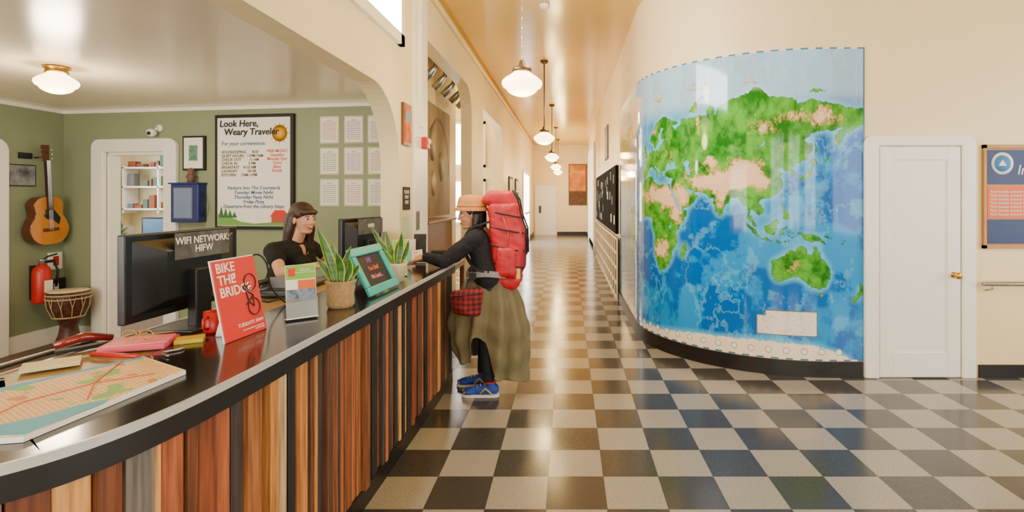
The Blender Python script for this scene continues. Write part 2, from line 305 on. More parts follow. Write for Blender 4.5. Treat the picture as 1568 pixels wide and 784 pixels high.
# ---------- WORLD MAP
POLY=[
[(-9,37),(-9.5,39),(-9,43),(-2,43.5),(-1,46),(-4.5,48.3),(-1.5,49.5),(2,51),(5,53),(8.5,54),(8.2,57),(10.5,57.5),(10,54.5),(14,54),(19,54.5),(21,57),(24,57.5),(24,59.3),(30,60),(22,60.2),(21.5,63),(25,65.5),(22,65.8),(17.5,62),(18.5,60),(16.5,57),(14,55.5),(12.5,56),(11,59),(8,58),(5.2,60),(6,62.5),(12,66),(16,69),(24,71),(30,70),(40,67.5),(41,66.5),(34,66.5),(38,64.2),(44,66),(44,68.5),(54,68.5),(60,69),(68,68.5),(67,71),(70,73),(73,71.5),(74,68),(77,72),(86,74),(98,76),(104,77.7),(113,74),(128,73),(131,71),(140,72.5),(160,70),(170,69),(178,69),(178,64),(177,62.5),(170,60),(163,58),(162,55),(157,51),(156,57),(164,62),(155,59.5),(143,59.3),(135,54.5),(141,52.5),(140,48),(135,43.5),(131,42.8),(127.5,40),(129.5,36),(126.5,34.5),(126,38),(121.5,39),(122,41),(118,39),(119,37.2),(122.5,37),(119.5,35),(122,31),(120,26),(116,23),(110,21),(108,21.5),(106,19),(109,13),(106,9),(105,10),(102,13),(100,13.5),(99.5,9.5),(103.3,4),(104,1.3),(101,3),(98.3,8),(98,15),(94.5,16),(94,19),(91,22.5),(87,21.5),(82,16.5),(80,13),(79,9.5),(77.5,8),(75,12),(73,17),(72.7,21),(70,21),(67,24.8),(61,25),(57,26),(54,26.6),(51,28),(48.5,30),(50.5,26.5),(51.5,24.5),(54,24.2),(56.3,26),(57,24),(59.8,22.5),(57,18.5),(52,15.5),(45,12.8),(43,13),(42.5,16.5),(39,21),(35,28),(34.5,31.5),(36,36),(31,36.5),(27.5,37),(26.5,39.5),(30,41),(36,41.5),(41.5,41.5),(38,44.5),(39.5,47),(35,46),(33,44.5),(31,46.5),(28.5,44.5),(28,41.5),(24,40.7),(23,38),(22.5,36.5),(20,39.5),(19,42),(13.5,45.5),(12.5,44),(16,41.5),(18.5,40),(16,38),(15.5,40.2),(12,42),(9,44.3),(5,43.3),(3,42),(0,39.5),(-1,37.5),(-5.5,36)],
[(-6,35.8),(3,37),(10,37.3),(11,33.5),(15,32.3),(20,31),(25,31.8),(32,31.2),(34,28),(36,23),(37.5,19),(39.5,15.5),(43,12),(51,11.8),(48,5),(43,-1),(39.5,-5),(40.5,-14),(35,-20),(35.5,-24),(32.5,-28),(28,-33),(20,-34.8),(18,-32),(15,-27),(12,-18),(13.5,-10),(9,-1),(9.5,4),(4,6.3),(-4,5.2),(-8,4.4),(-13,8.5),(-17,14.5),(-16.5,20),(-13,27.5),(-9.5,30)],
[(49.3,-12),(50.3,-16),(47,-25),(44,-24.5),(44.3,-17)],
[(114,-22),(114,-26),(115.5,-34),(119,-35),(124,-33),(131,-31.5),(135,-34.5),(138,-35.5),(141,-38),(146,-39),(150,-37.3),(153,-31),(153,-26),(149,-21),(146,-18.8),(145,-15),(142.5,-10.8),(141,-16.5),(138,-17),(136,-12),(131,-11.5),(129,-15),(126,-14),(122,-18),(117,-20.7)],
[(144.5,-40.7),(148.5,-41),(147,-43.8)],[(173,-34.5),(177,-37.5),(177,-39),(175,-41.5),(173,-43),(170,-46.5),(166.5,-46),(171,-42),(173.5,-40.5),(174,-37)],
[(131,-1),(135,-3.3),(141,-2.6),(147,-6),(150.5,-10.5),(145,-8),(138,-8),(133,-4)],
[(109,1.5),(113,3.2),(117,7),(119,5),(117,1),(116,-4),(110.5,-2.8)],[(95.5,5.5),(98,4),(104,-2),(106,-5.8),(102,-4)],[(105.5,-6.3),(110.5,-6.4),(115,-8),(109,-8)],
[(119.5,-5),(119.5,0.5),(125,1.8),(121,-1),(123,-4.5),(121,-3)],[(120.5,18.5),(122,18),(122,14),(126,9),(125.5,6.5),(122,7.5),(121,13)],
[(130,31.5),(132,34),(136,35.8),(139.5,38.5),(141,41.5),(142,39.5),(140.5,35.5),(136,33.8)],[(140,42),(141.8,45.5),(145,43.5),(143,42)],[(142.3,46),(141.8,54),(143.7,50)],
[(80,9.7),(82,7.5),(80.3,6)],[(120.2,23),(121.6,25.2),(121,22)],
[(-5.5,50),(1.5,51.3),(0,53),(-2,56),(-3,58.5),(-6,58),(-5,54.5),(-3,53.5),(-5,51.7)],[(-10,52),(-6,52.2),(-6,55),(-9.5,54)],
[(-24,65.5),(-22,64),(-15,64.5),(-15,66.3),(-21,66.2)],[(-73,78),(-60,76),(-54,70),(-51,64),(-44,60),(-38,65.5),(-22,70),(-18,76),(-12,81.5),(-32,83.5),(-60,82)],
[(52,71),(57,70.7),(60,74),(68,77),(62,76),(55,73.5)],[(12,79),(20,77),(26,80),(15,80)],[(95,79.5),(105,79),(97,81)],[(138,75),(150,75),(143,76)],
[(-166,68),(-156,71),(-128,70),(-110,68),(-95,70),(-85,68),(-82,63),(-94,60),(-92,57),(-82,53),(-78,58),(-74,62),(-64,58.5),(-56,53),(-66,49.5),(-60,46),(-70,43),(-75,38),(-81,31),(-80,25.5),(-83,29.5),(-90,29.5),(-97,27),(-97,21),(-94,18),(-90,21),(-87,21),(-88,16),(-83.5,14),(-82,9),(-77,8.5),(-80,7),(-88,13),(-96,16),(-105,20),(-113,30),(-117,33),(-124,40),(-124,48),(-135,58),(-150,60),(-163,55),(-158,59),(-166,62),(-162,66)],
[(-120,72),(-100,73),(-80,74),(-62,66),(-72,64),(-85,70),(-115,70)],[(-90,77),(-75,78),(-62,82.5),(-90,82)],
[(-77,8),(-72,12),(-62,10.5),(-51,4),(-50,0),(-35,-6),(-39,-15),(-41,-22),(-48,-27),(-57,-36),(-62,-39),(-66,-45),(-69,-52),(-74,-50),(-73,-38),(-70,-20),(-76,-14),(-81,-5),(-78,1)],
[(-183,-78),(-150,-76),(-100,-73),(-70,-72),(-58,-63.5),(-62,-73),(-40,-78),(-10,-70.5),(30,-69),(60,-67),(100,-66),(140,-66.5),(165,-71),(178,-77),(178,-90),(-183,-90)]]
def vnoise(x,y,sc,octs=5,seed=0,gain=.55):
    out=np.zeros_like(x);amp=1;tot=0
    rs=np.random.RandomState(seed)
    for o in range(octs):
        G=rs.rand(256,256); X=(x*sc)%256; Y=(y*sc)%256
        xi=X.astype(int)%256; yi=Y.astype(int)%256; fx=X-np.floor(X); fy=Y-np.floor(Y); fx=fx*fx*(3-2*fx); fy=fy*fy*(3-2*fy)
        x2=(xi+1)%256;y2=(yi+1)%256
        out+=amp*((G[xi,yi]*(1-fx)+G[x2,yi]*fx)*(1-fy)+(G[xi,y2]*(1-fx)+G[x2,y2]*fx)*fy); tot+=amp; amp*=gain; sc*=2.03
    return out/tot
ZB,ZT,EQ=.14,2.84,1.27; SC=.0123; SV=.0126; SLEN=360*SC
nx,nz=1200,732
s=np.linspace(0,SLEN,nx); zz=np.linspace(ZB,ZT,nz)
S,Z=np.meshgrid(s,zz,indexing='ij')
lon=177-S/SC; yy=np.radians((Z-EQ)/SV); lat=np.degrees(2.5*(np.arctan(np.exp(.8*yy))-math.pi/4))
jx=(vnoise(lon+400,lat+200,.5,5,1,.65)-.5)*3.4; jy=(vnoise(lon+400,lat+200,.5,5,2,.65)-.5)*2.8
PX=lon+jx; PY=lat+jy*np.where(lat>60,.7,1)
land=np.zeros(S.shape,bool)
for P in POLY:
    ins=np.zeros(S.shape,bool); n=len(P); xs=[p[0] for p in P]; ysl=[p[1] for p in P]
    bbm=(PX>min(xs)-1)&(PX<max(xs)+1)&(PY>min(ysl)-1)&(PY<max(ysl)+1); qx=PX[bbm]; qy=PY[bbm]; r=np.zeros(qx.shape,bool)
    for i in range(n):
        x1,y1=P[i]; x2,y2=P[(i+1)%n]
        if y1==y2: continue
        c=((y1>qy)!=(y2>qy))&(qx<(x2-x1)*(qy-y1)/(y2-y1)+x1); r^=c
    ins[bbm]=r; land|=ins
for P in [[(47,45),(51,46.5),(53,45),(51,42),(54,40),(53.5,37),(50,37.5),(49,40.5)],[(58.5,45.5),(61,46.3),(60.5,44)],[(104,51.5),(109.5,55.5),(108.5,53)],[(32,0),(34,.2),(33.5,-2.4),(32,-2)],[(74,45),(79,46.8),(76,46)]]:
    r=np.zeros(S.shape,bool)
    for i in range(len(P)):
        x1,y1=P[i]; x2,y2=P[(i+1)%len(P)]; r^=((y1>PY)!=(y2>PY))&(PX<(x2-x1)*(PY-y1)/(y2-y1+1e-9)+x1)
    land&=~r
isl=vnoise(lon+400,lat+200,1.1,3,21,.6)
for (a,b_,sa,sb,th_) in ((122,-8.5,6,1.2,.55),(128,-3,4,3,.66),(152,-5,4,1.6,.6),(145,15,2,5,.74),(160,-9,5,2,.66),(73,4,1.5,5,.70),(150,46,4,3,.62),(-75,20,8,3,.6),(178,-18,2,2,.6),(60,80,10,1.5,.6),(25,37.5,2,2,.62)):
    land|=((((lon-a)/sa)**2+((lat-b_)/sb)**2)<1)&(isl>th_)
def blur(a,k):
    for ax in (0,1):
        c=np.cumsum(np.pad(a,[(k+1,k) if i==ax else (0,0) for i in (0,1)],mode='edge'),axis=ax)
        a=(np.take(c,range(2*k+1,c.shape[ax]),axis=ax)-np.take(c,range(0,c.shape[ax]-2*k-1),axis=ax))/(2*k+1)
    return a
near=blur(blur(land.astype(float),12),12); coast=blur(land.astype(float),1)
G=lambda a,b,sa,sb,w:w*np.exp(-((lon-a)/sa)**2-((lat-b)/sb)**2)
el=G(88,34,17,7,1.3)+G(100,42,14,6,.7)+G(60,33,14,6,.8)+G(47,24,10,8,.75)+G(5,24,22,7,.85)+G(25,22,12,8,.8)+G(40,8,6,6,.6)+G(22,-22,9,9,.75)+G(118,64,16,6,.3)+G(150,66,16,4,.5)+G(130,-25,9,6,.25)+G(100,62,10,6,.2)+G(68,44,12,4,.5)+G(-110,42,10,14,.8)+G(-70,-25,5,22,.8)+G(8,46,6,2,.4)+G(15,64,5,5,.3)+G(60,62,2,7,.4)+G(105,30,6,5,.4)+G(77,18,5,6,.3)
nz1=vnoise(lon+400,lat+200,.10,8,3,.62); fine=vnoise(lon+400,lat+200,1.6,5,4,.7)
rdg=1-np.abs(vnoise(lon+400,lat+200,.22,6,33,.6)-.5)*5
e=np.clip((el+(nz1-.5)*1.9+rdg*.16*(el>.15)+(fine-.5)*.55-.36)*2.6,0,1)[...,None]
gl=np.array([.004,.15,.006]);g2=np.array([.10,.42,.03]);pe=np.array(L(H('E2A468')));wh=np.array(L(H('F6E2C8')))
fz=np.clip((vnoise(lon+400,lat+200,.16,7,14,.6)[...,None]-.33)*3,0,1)
lc=gl*(1-fz)+g2*fz; lc=lc*(1-e)+pe*e; e2=np.clip(e*1.8-.8,0,1); lc=lc*(1-e2*.5)+wh*e2*.5; lc=lc*(.80+.4*fine[...,None])
ice=np.clip((np.abs(lat)-(76-12*((lon<-10)&(lon>-75))))/6,0,1)[...,None]; ice=np.where((lat<-60)[...,None],1,ice); lc=lc*(1-ice)+wh*ice
dk=vnoise(lon+300,lat+100,.045,7,7,.62); dk2=vnoise(lon+300,lat+100,.07,6,9,.6); rg2=np.abs(vnoise(lon+300,lat+100,.03,6,41,.6)-.5)
oc0=np.array([.0,.115,.46]);oc1=np.array([.004,.27,.66]);oc2=np.array([.13,.53,.80])
w=np.clip((dk-.45)*10,0,1)[...,None]; oc=oc0*(1-w)+oc1*w
w=np.clip((.022-rg2)*45,0,1)[...,None]*.5; oc=oc*(1-w)+oc2*w
w=np.clip((dk2-.60)*16,0,1)[...,None]*.4; oc=oc*(1-w)+oc2*w
w=np.clip(near*2.4-.2,0,1)[...,None]; oc=oc*(1-w)+oc2*w
w=np.clip((lat-68)/12,0,.6)[...,None]; oc=oc*(1-w)+np.array(L(H('C6E6F0')))*w
colr=np.where(land[...,None],lc,oc)
cl=((coast>.25)&(coast<.75)&(lat>-60))[...,None]; colr=np.where(cl,colr*.55,colr)
grid=((np.abs((lon+183)%15)<.18)|(np.abs((lat+90)%15)<.16))[...,None]; colr=np.where(grid,colr*.84,colr)
for k in range(22):
    c=.22+k*.145; d=np.sqrt((S-c)**2+(Z-.215)**2)
    colr=np.where((d<.026)[...,None],np.array(L(H('EEF3EE'))),colr); colr=np.where(((d>.022)&(d<.029))[...,None],np.array(L(H('A89C86'))),colr)
leg=((S>.40)&(S<.90)&(Z>.345)&(Z<.52))|((S>.40)&(S<.83)&(Z>.345)&(Z<.565)); inn=((S>.408)&(S<.892)&(Z>.353)&(Z<.512))|((S>.408)&(S<.822)&(Z>.353)&(Z<.557))
colr=np.where(leg[...,None],np.array(L(H('60605C'))),colr)
lt=(vnoise(S*100+50,Z*100+50,.9,2,12)>.66)&((Z*60)%1>.5)
colr=np.where(inn[...,None],np.where(lt[...,None],np.array(L(H('B9B4A8'))),np.array(L(H('E8E2D2')))),colr)
edge=((Z>ZT-.012)|(Z<ZB+.012)|(S<.012)); tick=(np.floor(S/.06)%2==0)
colr=np.where(edge[...,None],np.where(tick[...,None],np.array(L(H('3C6E8C'))),np.array(L(H('EDE8DA')))),colr)
off=.006
t=np.clip((S-.27)/1.5,0,math.pi/2)
th=math.pi/2-t
R_=1.5+off
X=np.where(S<.27,2.55-S,2.28-R_*np.cos(th)); Y=np.where(S<.27,4.5-off,6-R_*np.sin(th))
st=S>.27+1.5*math.pi/2; X=np.where(st,XR-off,X); Y=np.where(st,6+(S-.27-1.5*math.pi/2),Y)
me=bpy.data.meshes.new('world_map_mural'); co=np.stack([X,Y,Z],-1).reshape(-1,3)
idx=np.arange(nx*nz).reshape(nx,nz); q=np.stack([idx[:-1,:-1],idx[:-1,1:],idx[1:,1:],idx[1:,:-1]],-1).reshape(-1,4)
me.vertices.add(len(co)); me.vertices.foreach_set('co',co.ravel()); me.loops.add(q.size); me.loops.foreach_set('vertex_index',q.ravel().astype(np.int32))
me.polygons.add(len(q)); me.polygons.foreach_set('loop_start',np.arange(0,q.size,4,dtype=np.int32)); me.polygons.foreach_set('loop_total',np.full(len(q),4,dtype=np.int32)); me.update(calc_edges=True)
at=me.color_attributes.new('mapcol','FLOAT_COLOR','POINT'); at.data.foreach_set('color',np.concatenate([np.clip(colr,0,1).reshape(-1,3),np.ones((len(co),1))],1).astype(np.float32).ravel())
me.polygons.foreach_set('use_smooth',np.ones(len(q),bool))
mm=bpy.data.materials.new('laminated_map'); mm.use_nodes=True; b=mm.node_tree.nodes['Principled BSDF']; an=mm.node_tree.nodes.new('ShaderNodeAttribute'); an.attribute_name='mapcol'
mm.node_tree.links.new(an.outputs['Color'],b.inputs['Base Color']); b.inputs['Roughness'].default_value=.07; b.inputs['Specular IOR Level'].default_value=.4
me.materials.append(mm); o=bpy.data.objects.new('world_map_mural',me); COL.objects.link(o)
# ---------- right wall items
g=grp('bulletin_board',(XR,11,1.5)); BMAT=mat('black_felt','141414',.95,var=.2,scale=40,spec=.1)
bm=bmesh.new()
for k in range(5): bbox(bm,-13.7+k*1.14,-12.62+k*1.14,.98,2.05,0.001,.05)
fin(bm,'boards',BMAT,g,MRH,bevel=.01)
bm=bmesh.new()
for k in range(26):
    a=-13.6+random.random()*5.3; c=1.05+random.random()*.8; bbox(bm,a,a+.16,c,c+.14,.05,.053,random.randrange(3))
fin(bm,'notices',[PAPER,GREY,mat('navy_print','24365C')],g,MRH)
g=grp('cubby_shelf',(XR,11,0))
bm=bmesh.new()
for k in range(15): bbox(bm,-13.8+k*.42,-13.76+k*.42,0,.93,.03,.05)
for z in (0.0,.22,.45,.68,.90): bbox(bm,-13.8,-7.9,z,z+.03,.03,.05)
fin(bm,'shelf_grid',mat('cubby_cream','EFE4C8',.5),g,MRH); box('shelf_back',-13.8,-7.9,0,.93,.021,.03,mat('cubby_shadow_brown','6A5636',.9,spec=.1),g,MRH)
g=grp('framed_picture.006',(XR,10.4,2.6)); box('frame',-10.75,-10.05,2.3,2.95,.001,.03,GREY,g,MRH); box('print',-10.7,-10.1,2.35,2.9,.03,.033,mat('grey_photo','8C8C88',.5,var=.4,scale=6),g,MRH)
g=grp('notice_board',(4.0,4.48,1.5)); MI=MD
box('backing',3.57,4.5,1.12,1.99,0.001,.012,mat('tan_cork','C9935B',.8,var=.2,scale=90),g,MI)
bm=bmesh.new(); bbox(bm,3.56,4.52,1.11,1.14,0.001,.03); bbox(bm,3.56,4.52,1.97,2.0,0.001,.03); bbox(bm,3.56,3.585,1.11,2.0,0.001,.03); bbox(bm,4.495,4.52,1.11,2,0.001,.03); fin(bm,'frame',mat('oak_frame','B98242',.5,var=.15),g,MI)
NAVY=mat('navy_sheet','122C5E',.5); ORG=mat('orange_sheet','E0682A',.6)
box('header',3.6,4.48,1.66,1.955,.012,.016,NAVY,g,MI); box('body_sheet',3.6,4.48,1.37,1.64,.012,.016,ORG,g,MI); box('lower_sheet',3.6,4.48,1.15,1.36,.012,.016,NAVY,g,MI)
lathe('emblem',[(.001,0),(.095,0),(.095,.003),(.001,.003)],PAPER,g,M=MI@Matrix.Translation((3.725,1.84,.016)))
lathe('emblem_center',[(.001,0),(.07,0),(.07,.002),(.001,.002)],mat('sky_blue_print','3E82BC'),g,M=MI@Matrix.Translation((3.725,1.84,.019)))
prism('emblem_roof',[(3.69,1.82),(3.725,1.87),(3.76,1.82)],.021,.023,PAPER,g,MI)
text('title','International',3.85,1.78,.017,.12,PAPER,g,MI,'LEFT',shear=.2)
text('body_text','\n'.join(['Find hostels around the world and']*7),3.62,1.5,.0175,.034,PAPER,g,MI,'LEFT',lines=.95)
g=grp('handrail',(4.2,4.4,.8)); tube('rail',[(3.52,4.43,.815),(5.55,4.43,.815)],.019,METAL,g)
for x in (3.6,5.0): tube('bracket',[(x,4.43,.80),(x,4.43,.77),(x,4.499,.75)],.007,METAL,g)
g=grp('landscape_painting',(.4,YE,2)); box('frame',.02,.76,1.22,2.9,0.001,.04,BRONZE,g,ME); box('canvas',.06,.72,1.26,2.86,.04,.045,mat('orange_canvas','D07A1C',.6,var=.5,scale=3),g,ME)
box('bottom_field',.06,.72,1.26,1.8,.046,.047,mat('dark_field','5A3818',.6,var=.4),g,ME); text('caption','Sahara',.39,2.6,.048,.22,mat('gold_text','F0B23C'),g,ME)
for i,y in enumerate((12.4,13.9)):
    g=grp('framed_picture.%03d'%(i+4),(XL,y,1.9)); box('frame',y,y+.8,1.62,2.05,0.001,.03,INK,g,MLH); box('mat_board',y+.06,y+.74,1.68,1.99,.03,.033,PAPER,g,MLH)
MA=FR((-1.9,0,0),(0,1,0))
g=grp('sepia_mural',(-1.9,7.5,2)); box('canvas',6.9,8.3,1.28,2.85,0.001,.02,mat('sepia_print','8C7654',.5,var=.45,scale=2.2),g,MA)
for k,(fy,fz_,fr) in enumerate(((7.25,2.3,.2),(7.75,2.0,.17),(7.3,1.75,.15))): lathe('portrait_%d'%k,[(.001,0),(fr,0),(.001,.004)],mat('sepia_light','B59C74',.5,var=.5,scale=5),g,M=MA@Matrix.Translation((fy,fz_,.021)),sy=1.25)
prism('arch_band',[(6.95+.65*(1+math.cos(t)),1.9+.8*math.sin(t)) for t in [math.pi*i/20 for i in range(21)]]+[(6.95+.6*(1+math.cos(t))+.05,1.9+.74*math.sin(t)) for t in [math.pi*(20-i)/20 for i in range(21)]],.02,.023,mat('sepia_dark','5C4A34',.5,var=.4,scale=5),g,MA)
g=grp('track_light',(-1.65,7.5,3.3)); box('rail',-1.665,-1.635,6.2,8.9,3.27,3.3,WHITE,g); 
for y in (6.4,8.7): tube('hanger',[(-1.65,y,3.3),(-1.65,y,CH)],.006,WHITE,g)
for k in range(5):
    y=6.5+k*.5; tube('spot_%d'%k,[(-1.65,y,3.26),(-1.65,y,3.18),(-1.72,y+.02,3.10),(-1.80,y+.04,3.02)],[.012,.03,.05,.055],METAL,g)
WOOD=mat('dark_oak','6E4326',.35,var=.3,scale=4,stretch=(1,6,6))
g=grp('upright_piano',(-1.66,6.6,0))
bm=bmesh.new(); bbox(bm,-1.88,-1.62,5.9,7.3,.08,1.24); bbox(bm,-1.88,-1.56,5.86,7.34,1.24,1.27); bbox(bm,-1.62,-1.43,5.94,7.26,.62,.7); bbox(bm,-1.62,-1.44,5.9,5.97,.6,.78); bbox(bm,-1.62,-1.44,7.23,7.3,.6,.78)
for y in (5.92,7.22): bbox(bm,-1.5,-1.44,y,y+.06,0,.62)
bbox(bm,-1.88,-1.6,5.9,7.3,0,.08); fin(bm,'case',WOOD,g,bevel=.01); box('keys',-1.6,-1.45,5.98,7.22,.7,.715,PAPER,g)
# ---------- pillar items
g=grp('framed_picture',(XL,4.55,2.2)); box('frame',4.44,4.66,2.0,2.36,0.001,.025,WOOD,g,MLH); box('print',4.465,4.635,2.03,2.33,.025,.028,mat('orange_print','C85A24',.6,var=.5,scale=14),g,MLH); box('print_sky',4.49,4.61,2.2,2.3,.028,.029,mat('blue_print','6B9BC0'),g,MLH)
g=grp('fire_alarm',(XL+.06,4.98,2.06)); RED=mat('alarm_red','C01F1B',.35)
box('body',4.93,5.04,2.01,2.12,.036,.09,RED,g,MLH,bevel=.008); text('label','FIRE',4.985,2.04,.091,.035,PAPER,g,MLH); lathe('strobe',[(.001,0),(.03,0),(.02,.02),(.001,.022)],PAPER,g,M=MLH@Matrix.Translation((4.985,2.08,.09)))
g=grp('wall_signs',(XL,4.6,1.5))
for k,(y0,y1,z0,z1,mm_) in enumerate([(4.48,4.68,1.44,1.64,INK),(4.48,4.66,1.2,1.38,mat('mint_sheet','BFE0C8')),(4.5,4.66,1.06,1.17,mat('sky_blue_print','3E82BC')),(4.76,4.88,1.5,1.62,PAPER),(4.76,4.86,1.25,1.42,GREY)]):
    box('sign_%d'%k,y0,y1,z0,z1,.002 if y0<4.7 else .036,.006 if y0<4.7 else .04,mm_,g,MLH)
text('sign_text','PLEASE\nWAIT\nHERE',4.58,1.55,.007,.045,PAPER,g,MLH)
# ---------- OFFICE WALL ITEMS (MB frame)
X_=lx
g=grp('welcome_board',(-3.2,5.35,1.8)); a0,a1=X_(-3.65),X_(-2.77)
box('frame',a0,a1,1.22,2.40,0.001,.035,INK,g,MB,bevel=.006); box('sheet',a0+.035,a1-.035,1.255,2.365,.035,.037,PAPER,g,MB)
cx=(a0+a1)/2
lathe('sun',[(.001,0),(.085,0),(.001,.002)],mat('sun_yellow','F0AC14'),g,M=MB@Matrix.Translation((a1-.15,2.2,.038)))
for k in range(12):
    t=k*math.pi/6; tube('sun_ray_%d'%k,[(a1-.15+.09*math.cos(t),2.2+.09*math.sin(t),.039),(a1-.15+.112*math.cos(t),2.2+.112*math.sin(t),.039)],.004,_m['sun_yellow'],g,MB,n=5)
text('title','Look Here,\n  Weary Traveler',a0+.06,2.26,.042,.095,INK,g,MB,'LEFT',shear=.1,lines=.9,bold=.0018)
text('intro','For your convenience:',a0+.08,2.10,.038,.055,mat('blue_ink','1F4E86'),g,MB,'LEFT',shear=.2,bold=.0008)
text('hours','HOUSEKEEPING      8:30\nQUIET HOURS   11PM-7AM\nCHECK OUT        11 AM\nCHECK IN           3 PM\nBREAKFAST    8-10 AM\nLAUNDRY          24 HR\nKITCHEN     7AM-11PM',a0+.08,1.895,.038,.040,BROWNINK,g,MB,'LEFT',lines=.98,bold=.0009)
text('free','FREE MUSIC!\nCampfire\nMonday 7pm\nTours\nBikes\nShuttle',a1-.18,1.92,.038,.042,REDINK,g,MB,'CENTER',shear=.15,lines=.95,bold=.0009)
text('footer','Venture Into The Courtyards\nTuesday: Movie Night\nThursday: Pasta Night\nFriday Pizza\nDeparture from the Library Steps',cx,1.55,.038,.05,_m['blue_ink'],g,MB,shear=.2,lines=.95,bold=.0009)
GRS=mat('meadow_green','6FA24A'); 
prism('drawn_hill',[(a0+.04,1.26),(a0+.04,1.38),(a0+.15,1.36),(a0+.3,1.30),(a0+.45,1.28),(a1-.3,1.29),(a1-.04,1.31),(a1-.04,1.26)],.038,.039,GRS,g,MB)
for k in range(4): prism('drawn_tree_%d'%k,[(a0+.05+.05*k,1.34),(a0+.08+.05*k,1.46-.02*k),(a0+.11+.05*k,1.34)],.039,.040,mat('pine_green','3C6C38'),g,MB)
prism('drawn_house',[(a1-.24,1.29),(a1-.24,1.35),(a1-.06,1.35),(a1-.06,1.29)],.039,.040,mat('house_red','B4503A'),g,MB); prism('drawn_roof',[(a1-.26,1.35),(a1-.2,1.42),(a1-.1,1.42),(a1-.04,1.35)],.040,.041,REDINK,g,MB)
g=grp('posted_notices',(-2.2,5.2,1.9))
for j,(z0,z1) in enumerate(((2.09,2.365),(1.775,2.05),(1.46,1.735))):
    for i,x in enumerate((-2.40,-2.14,-1.89)):
        c=X_(x); box('notice_%d_%d'%(j,i),c-.105,c+.105,z0,z1,0.001,.004,mat('notice_border','C9C18F') if (i+j)%2 else mat('notice_border2','CFC9A4'),g,MB)
        box('paper_%d_%d'%(j,i),c-.092,c+.092,z0+.013,z1-.013,.004,.006,PAPER,g,MB)
        text('lines_%d_%d'%(j,i),'HOUSE\n'+'\n'.join(['please keep the quiet','hours and the kitchen','clean after you cook']*3),c,(z0+z1)/2,.0065,.017,REDINK if (i+j)%3==0 else GREY,g,MB,lines=1.2)
g=grp('framed_picture.001',(-3.9,5.47,2)); c=X_(-3.9)
box('frame',c-.13,c+.13,1.83,2.19,0.001,.03,INK,g,MB,bevel=.004); box('mat_board',c-.11,c+.11,1.85,2.17,.03,.032,PAPER,g,MB); box('print',c-.05,c+.05,1.93,2.09,.032,.033,mat('green_print','5F8C76',.6,var=.5,scale=20),g,MB)
g=grp('suggestion_box',(-3.93,5.4,1.5)); c=X_(-3.93); BL=mat('royal_blue_paint','22306E',.35)
box('body',c-.16,c+.16,1.29,1.69,0.001,.11,BL,g,MB,bevel=.01); box('front_frame',c-.12,c+.10,1.33,1.65,.11,.115,GREY,g,MB); box('front_card',c-.11,c+.09,1.34,1.64,.115,.118,mat('light_card','7484AC'),g,MB)
box('lid',c-.17,c+.17,1.685,1.70,0.001,.13,BL,g,MB); tube('side_strap',[(c+.165,1.35,.06),(c+.2,1.45,.06),(c+.165,1.6,.06)],.006,INK,g,MB)
g=grp('figurine',(-3.9,5.4,1.75)); lathe('body',[(.001,0),(.035,0),(.03,.03),(.045,.06),(.03,.09),(.02,.1),(.035,.12),(.03,.145),(.001,.155)],mat('brown_clay','6B4A3A'),g,M=Matrix.Translation((-3.9,bz(-3.9)-.07,1.70)))
g=grp('security_camera',(-4.34,5.5,2.24)); c=X_(-4.34)
lathe('mount',[(.001,0),(.04,0),(.035,.02),(.001,.025)],WHITE,g,M=MB@Matrix.Translation((c+.02,2.28,0))); tube('arm',[(c+.02,2.28,.02),(c+.01,2.25,.06)],.011,WHITE,g,MB); sph('head',(c-.0,2.225,.08),(.042,.042,.05),WHITE,g,MB); sph('lens',(c+.01,2.215,.12),(.02,.02,.016),INK,g,MB)
# left wall items
g=grp('acoustic_guitar',(-5.45,5.47,1.3))
hw=catmull([(0,0,0),(.09,.005,0),(.17,.06,0),(.205,.15,0),(.18,.24,0),(.14,.31,0),(.148,.38,0),(.15,.43,0),(.1,.485,0),(.03,.5,0)],6)
ol=[(p.x,p.y) for p in hw]+[(-p.x,p.y) for p in reversed(hw)][1:]
if ol[0]==ol[-1]: ol=ol[:-1]
ol=[ol[0]]+[p for a,p in zip(ol,ol[1:]) if (V(p)-V(a)).length>.002]
MG=FR((-5.5,5.44,1.06),(0,1,0))@Matrix.Rotation(.06,4,'Z')
SPR=mat('golden_spruce','CC8024',.25,var=.15,scale=5,stretch=(12,1,1),coat=.6); MAH=mat('mahogany','5A2E18',.3,var=.2,coat=.4)
prism('body',ol,.03,.12,MAH,g,MG,bevel=.006); prism('soundboard',[(x*.975,.25+(y-.25)*.985) for x,y in ol],.12,.124,SPR,g,MG)
lathe('soundhole_ring',[(.001,0),(.062,0),(.062,.001),(.001,.001)],MAH,g,M=MG@Matrix.Translation((0,.32,.124))); lathe('soundhole',[(.001,0),(.05,0),(.05,.001),(.001,.001)],INK,g,M=MG@Matrix.Translation((0,.32,.1255)))
prism('pickguard',[(.02,.26),(.09,.2),(.11,.27),(.06,.34)],.125,.127,INK,g,MG)
box('bridge',-.08,.08,.14,.17,.124,.135,MAH,g,MG); prism('neck',[(-.028,.36),(.028,.36),(.022,.86),(-.022,.86)],.115,.14,mat('rosewood','34201A',.4),g,MG); prism('headstock',[(-.024,.86),(.024,.86),(.036,1.03),(-.036,1.03)],.105,.125,MAH,g,MG)
bm=bmesh.new()
for k in range(6): btube(bm,[(-.02+.008*k,.15,.137),(-.016+.0065*k,.87,.144)],.0012,4)
for k in range(3):
    for sg in (-1,1): btube(bm,[(sg*.03,.89+.045*k,.115),(sg*.055,.89+.045*k,.115),(sg*.062,.89+.045*k,.115)],[.004,.004,.01],6)
fin(bm,'strings_and_tuners',METAL,g,MG); tube('hanger',[(0,.9,0),(0,.9,.1),(.0,.96,.13)],.008,INK,g,MG)
